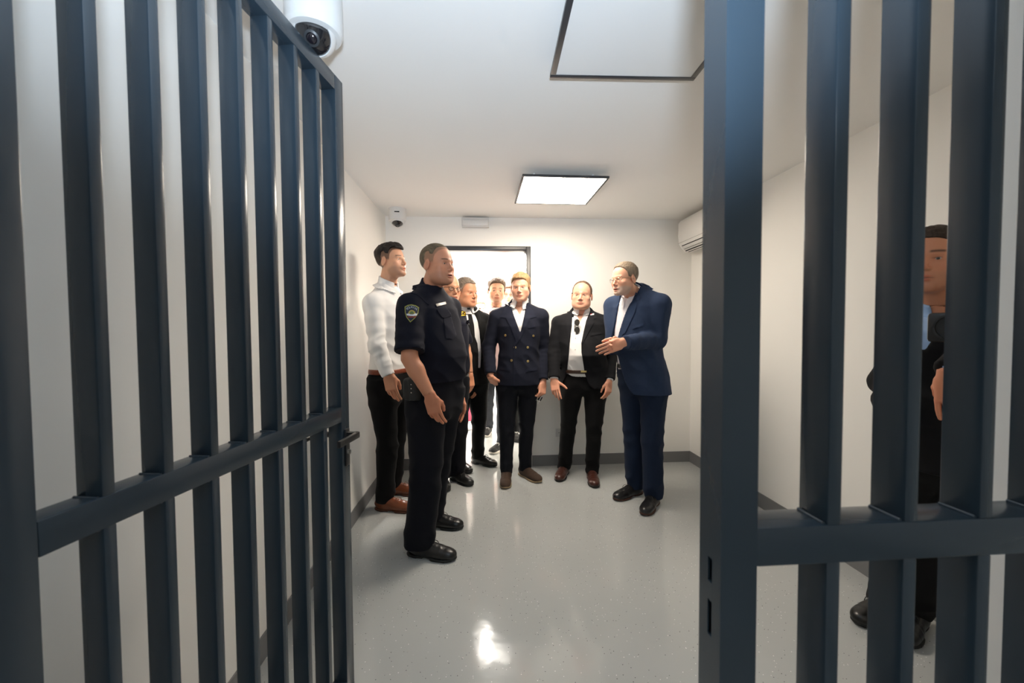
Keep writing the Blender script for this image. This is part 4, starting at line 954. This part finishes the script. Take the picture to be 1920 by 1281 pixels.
def p_blue():
    F = figure(dict(Y=2.93, face=-48, neck=(1190, 547), hip=(1205, 712), head=(1171, 523), headdy=-.06, headrot=(-64, -5, 0), hs=1.0, sw=.182, bw=.92, bd=1.0, belly=.02,
        arms=dict(l=dict(elbow=(1232, 638, -.14), wrist=(1166, 643, -.31), tip=(1130, 656, -.33), hand='clasp', thumb=-1, back=(.1, -.95, .25)),
                  r=dict(elbow=(1152, 650, .04), wrist=(1153, 646, -.19), tip=(1129, 648, -.35), hand='clasp', thumb=1, back=(-.75, .5, .2))),
        legs=dict(r=dict(toe=(1151, 940), yaw=-62, knee=.0), l=dict(toe=(1206, 969), yaw=-40)),
        hd=dict(skin=SK_C, hair=SALT, browcol=GREY, brow=.5, style=dict(top=.007, side=.003, fade=.01), recede=.018, scalp=.6, beard=.55, beardcol=lin((190, 180, 168)), open=.006, look=0, iris=(.15, .2, .25)),
        label='grey-bearded man in a bright blue suit with rimless glasses, hands together, talking on the right'))
    build_body(F, .0031); build_hair(F)
    build_trousers(F, C_bluetr, (.090, .076, .066)); build_shoes(F, (.008, .008, .009), ) if False else build_shoes(F, ((.008, .008, .009), lin((70, 40, 28)), 'lace'))
    build_top(F, 'shirt', (.74, .72, .76), off=.008, zlo=.94, sides='', h=.0068, neck_open=.062, fold=.004, upto=.99)
    collar_pair(F, (.76, .74, .77), past=-.03, base=-.002, drop=.062)
    for cp in ([(1166, 553), (1171, 567), (1168, 579), (1161, 570)], [(1190, 543), (1172, 567), (1178, 580), (1191, 557)]): patch(F, 'collar_point', px_poly(F, cp, .10), 'shirt', MATS_shirt((.76, .74, .77)), [o for o in F.root.children if o.name.startswith('shirt')][0], off=.005, th=.006, step=.007)
    belt(F, (.012, .010, .009))
    vc = vcut_of(F, [(545, 1158, 1192), (566, 1162, 1185), (600, 1158, 1174), (628, 1152, 1166), (660, 1148, 1158), (690, 1146, 1165), (714, 1144, 1173), (730, 1140, 1183), (742, 1135, 1196), (760, 1132, 1206)])
    jk = build_top(F, 'jacket', C_blue, off=.018, zlo=.795, sleeve=(.072, .060, .050), upto=.90, flare=.032, vcut=vc, neck_open=.070, h=.0065, fold=.0042, shoulder_pad=.012)
    m = cloth('lapel blue', tuple(c*1.15 for c in C_blue)); suit_collar(F, m, jk)
    patch(F, 'lapel', px_poly(F, [(1192, 548), (1201, 556), (1198, 564), (1189, 561), (1194, 570), (1190, 586), (1170, 628), (1166, 626), (1174, 600), (1184, 570)]), 'jacket', m, jk, th=.004)
    patch(F, 'lapel', px_poly(F, [(1166, 560), (1160, 566), (1156, 574), (1159, 577), (1154, 582), (1151, 626), (1154, 626), (1159, 598)]), 'jacket', m, jk, th=.004)
    button(F, 'jacket', local(F, 1189, 572), .007, M_chrome, jk, name='lapel_pin')
    for pl_ in [[(1186, 612), (1206, 606), (1206, 611), (1186, 617)]]: patch(F, 'pocket_flap', px_poly(F, pl_), 'jacket', m, jk, th=.003)
    spectacles(F, mat('thin gold rim', (.55, .45, .3), .25, metal=1), rim=.0007)
    return F

def uniform(F, patch_side=None):
    build_trousers(F, (.0052, .0056, .009), F.s.get('tr', (.098, .082, .072)), name='uniform_trousers')
    build_top(F, 'uniform_shirt', C_uni, off=.013, zlo=F.s.get('hem', .995), sleeve=(.074, .072, .072), upto=-.12, neck_open=.060, fold=.0045, h=.0066, blouse=.008, shoulder_pad=.004)
    build_collar(F, cloth('uniform collar', tuple(c*1.1 for c in C_uni)), gap=.52, base=.012, rise=.052, drop=.058)
    if not F.s.get('nobelt'): belt(F, (.008, .008, .009), grow=.016, th=.042, z=.972)
def p_police_front():
    F = figure(dict(Y=2.40, face=58, neck=(806, 545), hip=(816, 715), head=(820, 496), headdy=-.03, headrot=(54, 0, 0), hs=1.0, sw=.178, bw=.97, bd=1.03, belly=.024, shoe=1.0, nobelt=1, hem=1.0, bare=1, tr=(.100, .086, .080),
        arms=dict(r=dict(elbow=(768, 672, -.26), wrist=(807, 744, -.27), tip=(824, 802, -.25), hand='down', back=(-.25, -.95, .1), hh=.0028)),
        legs=dict(r=dict(toe=(856, 1051), yaw=72), l=dict(toe=(869, 992), yaw=74, knee=.0)),
        hd=dict(skin=SK_D, hair=lin((96, 84, 66)), browcol=lin((50, 38, 30)), recede=.01, style=dict(top=.0035, side=.0012, grain=.0006, fade=.05), scalp=.6, beard=.22, beardcol=lin((90, 74, 64)), jaw=1.06, open=.003, look=.0, fat=.5),
        label='policeman in navy short-sleeved uniform with a shield patch on his sleeve, nearest of the group'))
    build_body(F, .0031); build_hair(F); uniform(F); build_shoes(F, ((.007, .007, .0075), (.006, .006, .006), 'lace'))
    sh = [o for o in F.root.children if o.name.startswith('uniform_shirt')][0]; mu = cloth('uniform flap', tuple(c*1.25 for c in C_uni))
    D = np.array([-.19, .98, .0])        # looking at the sleeve
    Yp = 2.10
    def wp(pts, Y=Yp): return [W(x, y, Y) for x, y in pts]
    shield = lambda s_: [(772+(x-772)*s_, 586.5+(y-586.5)*s_) for x, y in ((758.6, 574), (765, 570.5), (772, 569.3), (780, 571), (787, 575), (785, 587), (779, 596), (769.4, 604.5), (762, 595), (759.2, 586))]
    pb = patch(F, 'shield_patch', wp(shield(1.0)), 'uniform_shirt', mat('patch yellow', lin((150, 150, 70)), .7), sh, d=D, off=.0015, th=.003, step=.006, label='shield patch with yellow edge and gilt emblem')
    patch(F, 'shield_field', wp(shield(.88)), 'uniform_shirt', mat('patch navy', (.010, .018, .045), .7), pb, d=D, off=.0040, th=.0012, step=.006)
    arc = [(772+11*math.cos(a), 590-12.5*math.sin(a)) for a in np.linspace(.15, math.pi-.15, 9)]
    patch(F, 'emblem_arch', wp([(772.5+7.2*math.cos(a), 588-7.6*math.sin(a)) for a in np.linspace(0, math.pi, 11)]), 'uniform_shirt', mat('patch gold', lin((168, 150, 70)), .6), pb, d=D, off=.0052, th=.001, step=.005)
    patch(F, 'emblem_arch_inner', wp([(772.5+4.2*math.cos(a), 587.5-4.4*math.sin(a)) for a in np.linspace(0, math.pi, 9)]), 'uniform_shirt', mat('patch green', lin((92, 112, 70)), .7), pb, d=D, off=.0063, th=.0008, step=.005)
    patch(F, 'emblem_wings', wp([(762, 588), (766, 587.5), (770, 589), (775, 589), (779, 587), (783, 587.5), (782, 591), (776, 592), (768, 592), (763, 591)]), 'uniform_shirt', mat('patch white', (.62, .64, .68), .7), pb, d=D, off=.0066, th=.0008, step=.005)
    patch(F, 'emblem_bar', wp([(764, 593), (781, 592.5), (780, 595), (765, 595.5)]), 'uniform_shirt', mat('patch red', lin((130, 50, 40)), .7), pb, d=D, off=.0055, th=.001, step=.005)
    txt = 'POLICIJA'
    for i, ch in enumerate(txt):            # the word arched over the emblem, each letter sewn onto the sleeve
        a = math.pi*.5+(3.5-i)*.245; x, y = 772.6+12.4*math.cos(a)*.93, 586.5-12.2*math.sin(a)*.98
        p = W(x, y, Yp); h, n = spot(F, 'uniform_shirt', p, D)
        cu = bpy.data.curves.new('letter', 'FONT'); cu.body = ch; cu.size = .0165; cu.extrude = .0005; cu.align_x = 'CENTER'; cu.align_y = 'CENTER'; cu.materials.append(mat('patch thread', (.55, .60, .68), .7))
        tmp = bpy.data.objects.new('tmp', cu); COL.objects.link(tmp); me = bpy.data.meshes.new_from_object(tmp); bpy.data.objects.remove(tmp); o = bpy.data.objects.new('letter', me); link(o, pb)
        zx = Vector(-D); xx = Vector((zx.y*-1, zx.x, 0)).normalized(); xx = Vector((0, 0, 1)).cross(zx).normalized(); yy = zx.cross(xx)
        M = Matrix((xx, yy, zx)).transposed().to_4x4() @ Matrix.Rotation(a-math.pi/2, 4, 'Z'); M.translation = Vector(h-D*.0078-F.base); o.matrix_local = M
    D2 = None
    v2 = .15
    patch(F, 'name_tag', px_poly(F, [(816.5, 570), (836, 565.5), (837.5, 570), (819, 575)], v2), 'uniform_shirt', mat('tag metal', lin((112, 105, 92)), .4), sh, d=D2, off=.002, th=.004, step=.006, label='pale metal name tag')
    patch(F, 'pocket_flap', px_poly(F, [(819, 580), (836, 574), (846, 588), (847, 592), (834, 597), (829, 595), (821, 584)], v2), 'uniform_shirt', mu, sh, d=D2, th=.005)
    patch(F, 'breast_pocket', px_poly(F, [(832, 597), (846, 593), (856, 628), (848, 636), (836, 634)], v2), 'uniform_shirt', mu, sh, d=D2, th=.0025)
    patch(F, 'shoulder_board', [W(x, y, 2.22) for x, y in ((768, 546), (792, 541), (800, 551), (772, 556))], 'uniform_shirt', mu, sh, d=np.array([.15, .4, -.9]), th=.004)
    # radio pouch on the hip
    c = F.hp-F.e*.19*F.k+np.array([0, 0, -.02]); V, Q = surfnet(lambda P: rbox(P, c, (.05, .035, .062), .016, np.stack([F.f, F.e, [0, 0, 1]], 1))-.002*wob(P, 60, 3), c-.12, c+.12, .006)
    po = obj_of(F, 'belt_pouch', V, Q, mat('pouch nylon', (.008, .008, .009), .6))
    for i in range(3): lathe('press_stud', [(.004, 0), (.003, .002), (.0004, .002)], M_chrome, po, n=10, M=Matrix.Translation(Vector(c-F.e*.0352+F.f*(.02)+np.array([0, 0, .03-.022*i])-F.base)) @ Vector(-F.e).to_track_quat('Z', 'Y').to_matrix().to_4x4())
    return F
def p_police_back():
    F = figure(dict(Y=3.22, face=38, bare=1, shz=-.012, shpx=dict(l=(858, 596, .10)), neck=(834, 580), hip=(837, 715), head=(841, 541), headdy=-.03, headrot=(36, -2, 0), hs=1.02, sw=.19, bw=1.03, bd=1.1, belly=.02,
        arms=dict(l=dict(elbow=(873, 653, .13), wrist=(881, 704, .06), tip=(885, 738, .04), hand='relaxed', thumb=-1, back=(.7, -.6, 0))),
        legs=dict(r=dict(toe=(838, 925), yaw=18), l=dict(toe=(886, 913), yaw=42)),
        hd=dict(skin=SK_B, hair=GREY, browcol=lin((110, 84, 64)), brow=.5, scalp=.1, recede=.08, beard=.15, jaw=1.02),
        label='bald policeman with dark glasses in navy uniform, standing behind the nearest policeman'))
    build_body(F, .003); uniform(F); build_shoes(F, ((.008, .008, .008), (.007, .007, .007), 'boot'))
    spectacles(F, mat('spectacle frame', (.02, .016, .012), .25))
    sh = [o for o in F.root.children if o.name.startswith('uniform_shirt')][0]; mu = cloth('uniform flap', tuple(c*1.25 for c in C_uni))
    y_ = patch(F, 'rank_badge', px_poly(F, [(859, 584.5), (872.5, 583.5), (874.5, 591.5), (861.5, 593)]), 'uniform_shirt', mat('rank yellow', lin((226, 186, 24)), .6), sh, off=.003, th=.004, step=.006, label='yellow rank badge with dark bar and stars')
    patch(F, 'badge_bar', px_poly(F, [(862, 586.3), (870.8, 585.6), (872.3, 590.3), (863.5, 591)]), 'uniform_shirt', M_black, y_, off=.0072, th=.0006, step=.006)
    for x, y in ((865.2, 588.6), (869.3, 588.2)): 
        button(F, 'uniform_shirt', local(F, x, y), .0055, mat('rank yellow', (1, 1, 0)), y_, name='badge_star'); o = y_.children[-1]; o.location = Vector(F.f*.0075)
    patch(F, 'pocket_flap', px_poly(F, [(863, 603), (879, 600), (880, 606), (873, 610), (864, 609)]), 'uniform_shirt', mu, sh, th=.004)
    h, n = spot(F, 'belt', local(F, 874, 688)); 
    Q = Vector(F.f).to_track_quat('Z', 'Y').to_matrix().to_4x4(); M = Matrix.Translation(Vector(h+F.f*.004-F.base)) @ Q @ Matrix.Diagonal((.022, .030, 1, 1))
    lathe('belt_badge', [(1.15, -.004), (1.15, .002), (.9, .0045), (.55, .006), (.0004, .007)], M_gold, F.root, n=24, M=M, label='oval gilt police badge on the belt')
    return F
def p_white_shirt():
    F = figure(dict(Y=2.84, face=66, neck=(727, 543), hip=(731, 700), head=(734, 490), headdy=-.02, headrot=(66, 7, 0), hs=.98, sw=.155, bw=.88, bd=.84,
        arms=dict(r=dict(elbow=(707, 650, -.23), wrist=(729, 704, -.25), tip=(742, 766, -.25), hand='down', back=(-.25, -.95, .1))),
        legs=dict(r=dict(toe=(780, 960), yaw=76), l=dict(toe=(792, 928), yaw=80, knee=.01)),
        hd=dict(skin=SK_A, hair=lin((34, 28, 24)), sidecol=None, browcol=DARK, style=dict(top=.015, side=.002, front=.012, wave=.002, fade=.045, sidecol=lin((70, 56, 46))), scalp=.75, beard=.30, jaw=1.0, lookz=.1),
        label='tall dark-haired man in a fitted white shirt and black trousers, standing by the left wall'))
    build_body(F, .0031); build_hair(F)
    build_trousers(F, C_black, (.082, .068, .060), top=.985); build_shoes(F, (lin((112, 60, 34)), lin((84, 46, 28)), 'lace'))
    build_top(F, 'shirt', (.88, .87, .86), off=.009, zlo=.965, sleeve=(.062, .050, .040), neck_open=.062, fold=.0050, upto=1.0, h=.0068, blouse=.004)
    build_collar(F, MATS_shirt((.88, .87, .86)), gap=.22, drop=.034)
    belt(F, lin((120, 56, 32)), z=.985, grow=.016)
    return F
def p_grey_suit():
    F = figure(dict(Y=3.62, face=24, neck=(877, 581), hip=(880, 715), head=(874, 548), headdy=-.05, headrot=(46, -6, 0), hs=1.07, sw=.158, bw=.90, bd=1.0, belly=.02,
        arms=dict(l=dict(elbow=(900, 655, .08), wrist=(897, 715, .0), tip=(893, 755, -.05), hand='relaxed', thumb=-1, back=(.7, -.6, 0))),
        legs=dict(r=dict(toe=(884, 889), yaw=40), l=dict(toe=(932, 876), yaw=56)),
        hd=dict(skin=SK_B, hair=lin((120, 108, 96)), browcol=GREY, brow=.5, style=dict(top=.006, side=.003, fade=.03), scalp=.6, fat=.8, jaw=1.06),
        label='grey-haired man in a black suit, white shirt and black tie, beside the doorway'))
    build_body(F, .0031); build_hair(F)
    build_trousers(F, C_black, (.095, .072, .062)); build_shoes(F, ((.008, .007, .007), (.006, .006, .006), 'lace'))
    build_top(F, 'shirt', C_shirt, off=.008, zlo=.95, sides='', h=.0068, neck_open=.060, fold=.002, upto=.95)
    collar_pair(F, C_shirt, gap=.06, point=.026)
    sh = [o for o in F.root.children if o.name.startswith('shirt')][0]
    vc = vcut_of(F, [(570, 862, 895), (580, 866, 893), (600, 876, 897), (620, 885, 899), (645, 893, 899), (690, 895, 900)])
    jk = build_top(F, 'jacket', (.010, .010, .010), off=.018, zlo=.84, sleeve=(.070, .058, .048), upto=.92, flare=.022, vcut=vc, neck_open=.070, h=.007, fold=.0035, shoulder_pad=.010)
    m = cloth('lapel black', (.013, .013, .013)); suit_collar(F, m, jk)
    patch(F, 'lapel', px_poly(F, [(893, 582), (899, 588), (902, 598), (899, 600), (902, 606), (900, 640), (897, 640), (897, 604)]), 'jacket', m, jk, th=.004)
    mt = mat('black silk', (.007, .007, .008), .7, spec=.15)
    patch(F, 'tie', px_poly(F, [(875.5, 577), (881.5, 577), (883, 583), (889, 610), (891, 640), (883, 640), (880, 610), (877, 584)]), 'shirt', mt, sh, th=.006, off=.003)
    c = local(F, 880.5, 584); h, n = spot(F, 'shirt', c); V, Q = surfnet(lambda P: ell(P, h-F.f*.002, (.016, .013, .018), np.stack([F.e, F.f, [0, 0, 1]], 1)), h-.05, h+.05, .004); obj_of(F, 'tie_knot', V, Q, mt, sh)
    return F
def p_doorway():
    F = figure(dict(Y=4.15, face=2, neck=(932, 582), hip=(929, 702), head=(931, 545), headdy=-.04, headrot=(3, -3, -3), hs=1.07, sw=.19,
        arms={}, legs=dict(r=dict(toe=(909, 821), yaw=-12, knee=.06), l=dict(toe=(919, 853), yaw=-36)),
        hd=dict(skin=SK_A, hair=lin((86, 66, 50)), browcol=lin((70, 50, 38)), style=dict(top=.016, side=.005, front=.004, wave=.002), scalp=.7, beard=.40, beardcol=lin((96, 66, 50))),
        label='man with short brown hair and stubble in a pale pink shirt, standing in the doorway'))
    build_body(F, .0032); build_hair(F, .004)
    build_trousers(F, lin((48, 50, 56)), (.086, .066, .056), h=.009); build_shoes(F, ((.010, .010, .011), (.62, .58, .52), 'sneaker'))
    build_top(F, 'shirt', lin((238, 208, 204)), off=.010, zlo=.90, sleeve=(.062, .052, .042), neck_open=.058, fold=.004, upto=.97, h=.009)
    build_collar(F, MATS_shirt(lin((228, 176, 172))), gap=.50, h=.004)
    return F
def p_plain(label, **o):
    F = figure(dict(Y=o['Y'], face=o['face'], neck=o['neck'], hip=o['hip'], head=o['head'], headdy=-.04, headrot=o['headrot'], hs=o.get('hs', 1.), sw=o.get('sw', .18), bw=o.get('bw', .95), arms=o.get('arms', {}), legs=o['legs'], hd=o['hd'], label=label))
    build_body(F, o.get('hh', .0036), .014); build_hair(F, .0042)
    build_trousers(F, o['trousers'], o.get('tr', (.085, .066, .058)), h=.010); build_shoes(F, o['shoes'])
    build_top(F, 'shirt', o['shirt'], off=.010, zlo=.90, sleeve=(.060, .050, .042), neck_open=.058, fold=.004, upto=.97, h=.010)
    return F
def p_spectacled():
    F = p_plain('person in glasses half hidden between the doorway man and the blond man', Y=4.62, face=-4, neck=(956, 584), hip=(957, 690), head=(955, 553), headrot=(-8, 0, 0), hs=1.02,
        legs=dict(r=dict(toe=(948, 832), yaw=-8), l=dict(toe=(973, 831), yaw=8)), trousers=C_black, shoes=((.01, .01, .011), (.02, .02, .02), 'sneaker'), shirt=lin((235, 230, 228)),
        hd=dict(skin=SK_C, hair=lin((90, 60, 44)), style=dict(top=.012, side=.006), scalp=.6))
    spectacles(F, mat('spectacle frame', (.02, .016, .012), .25)); return F
def p_pink():
    return p_plain('short person in pink trousers mostly hidden behind the man in the black suit', Y=5.25, face=8, neck=(899, 606), hip=(899, 708), head=(898, 578), headrot=(24, -4, 0), hs=.98, bw=.85,
        legs=dict(r=dict(toe=(877, 808), yaw=-6), l=dict(toe=(906, 807), yaw=6)), trousers=lin((190, 84, 108)), shoes=((.72, .72, .72), (.75, .74, .72), 'sneaker'), shirt=lin((240, 236, 232)),
        hd=dict(skin=SK_C, hair=lin((150, 124, 90)), style=dict(top=.012, side=.008), scalp=.7))
def p_behind_bars():
    F = figure(dict(Y=1.36, face=-60, shpx=dict(r=(1714, 618, .12)), neck=(1772, 569), hip=(1790, 800), head=(1748, 489), headdy=-.03, headrot=(-62, 2, 0), hs=1.0, sw=.17, bw=1.0,
        arms=dict(r=dict(elbow=(1664, 714, .14), wrist=(1668, 768, .03), tip=(1672, 815, .0), hand='relaxed', back=(-.6, -.5, 0)),
                  l=dict(elbow=(1850, 650, -.18), wrist=(1780, 704, -.20), tip=(1781, 830, -.20), hand='down', thumb=-1, back=(-.9, -.4, 0))),
        legs=dict(r=dict(toe=(1604, 1174), yaw=-74), l=dict(toe=(1690, 1215), yaw=-60)),
        hd=dict(skin=SK_D, hair=lin((52, 40, 32)), browcol=lin((50, 38, 30)), style=dict(top=.007, side=.004), scalp=.7, beard=.2),
        label='man in dark suit and light blue shirt half hidden behind the right bars'))
    build_body(F, .0031); build_hair(F)
    build_trousers(F, C_black, (.092, .072, .064)); build_shoes(F, ((.008, .008, .008), (.007, .007, .007), 'lace'))
    build_top(F, 'shirt', lin((160, 186, 222)), off=.008, zlo=.95, sides='', h=.0068, neck_open=.060, fold=.003, upto=.95)
    collar_pair(F, lin((150, 180, 220)))
    vc = vcut_of(F, [(560, 1715, 1800), (580, 1720, 1785), (600, 1724, 1772), (640, 1727, 1750), (655, 1730, 1740)])
    jk = build_top(F, 'jacket', (.007, .007, .008), off=.018, zlo=.84, sleeve=(.070, .058, .050), upto=.95, flare=.022, vcut=vc, neck_open=.070, h=.007, fold=.006, shoulder_pad=.010)
    m = cloth('lapel ink', (.010, .010, .011)); suit_collar(F, m, jk)
    return F
def props(F7, F10):
    # key fob pinched in the blond man's left hand
    if F7:
        wr, Rm, sc_, th = F7.hands['l']; c = wr+Rm@(np.array([.098, -.012*th, -.040])*sc_)+np.array([.004, -.018, -.034])
        t = empty('key_fob', tuple(c), 'black and silver key fob held in the blond man\'s lowered hand', 'key'); t.rotation_euler = (0, R_(28), R_(-8))
        box('fob_body', (-.022, -.007, -.018), (.012, .007, .022), M_black, t, bev=.006); box('silver_strip', (-.006, -.0085, -.020), (.000, -.006, .022), M_chrome, t, bev=.001)
        tube('key_ring', [(-.016+.012*math.cos(a), 0, -.022+.012*math.sin(a)) for a in np.linspace(0, 2*math.pi, 17)[:-1]], .0016, M_chrome, t, closed=True)
        box('key_blade', (-.004, -.0015, -.045), (.004, .0015, -.016), M_chrome, t, bev=.001)
    if F10:
        p = W(1800, 614, 1.10); t = empty('photo_camera', tuple(p), 'black photo camera at the chest of the man behind the right bars', 'camera'); t.rotation_euler = (0, 0, R_(-62))
        box('camera_body', (-.065, -.03, -.045), (.065, .03, .045), M_black, t, bev=.010); box('viewfinder_hump', (-.024, -.034, .04), (.024, .026, .066), M_black, t, bev=.008)
        Mx = Matrix.Rotation(R_(90), 4, 'X')
        lathe('lens_barrel', [(.001, .028), (.036, .028), (.036, .075), (.039, .078), (.039, .095), (.034, .095), (.033, .088), (.001, .088)], M_black, t, n=28, M=Mx)
        box('hot_shoe_plate', (-.014, -.02, .066), (.014, .012, .070), M_chrome, t, bev=.001)
PEOPLE = [p_double_breasted, p_bald, p_blue, p_police_front, p_police_back, p_white_shirt, p_grey_suit, p_doorway, p_spectacled, p_pink, p_behind_bars]
import time as _t
_made = {}
for fn in PEOPLE:
    _made[fn.__name__] = fn()
props(_made.get('p_double_breasted'), _made.get('p_behind_bars'))
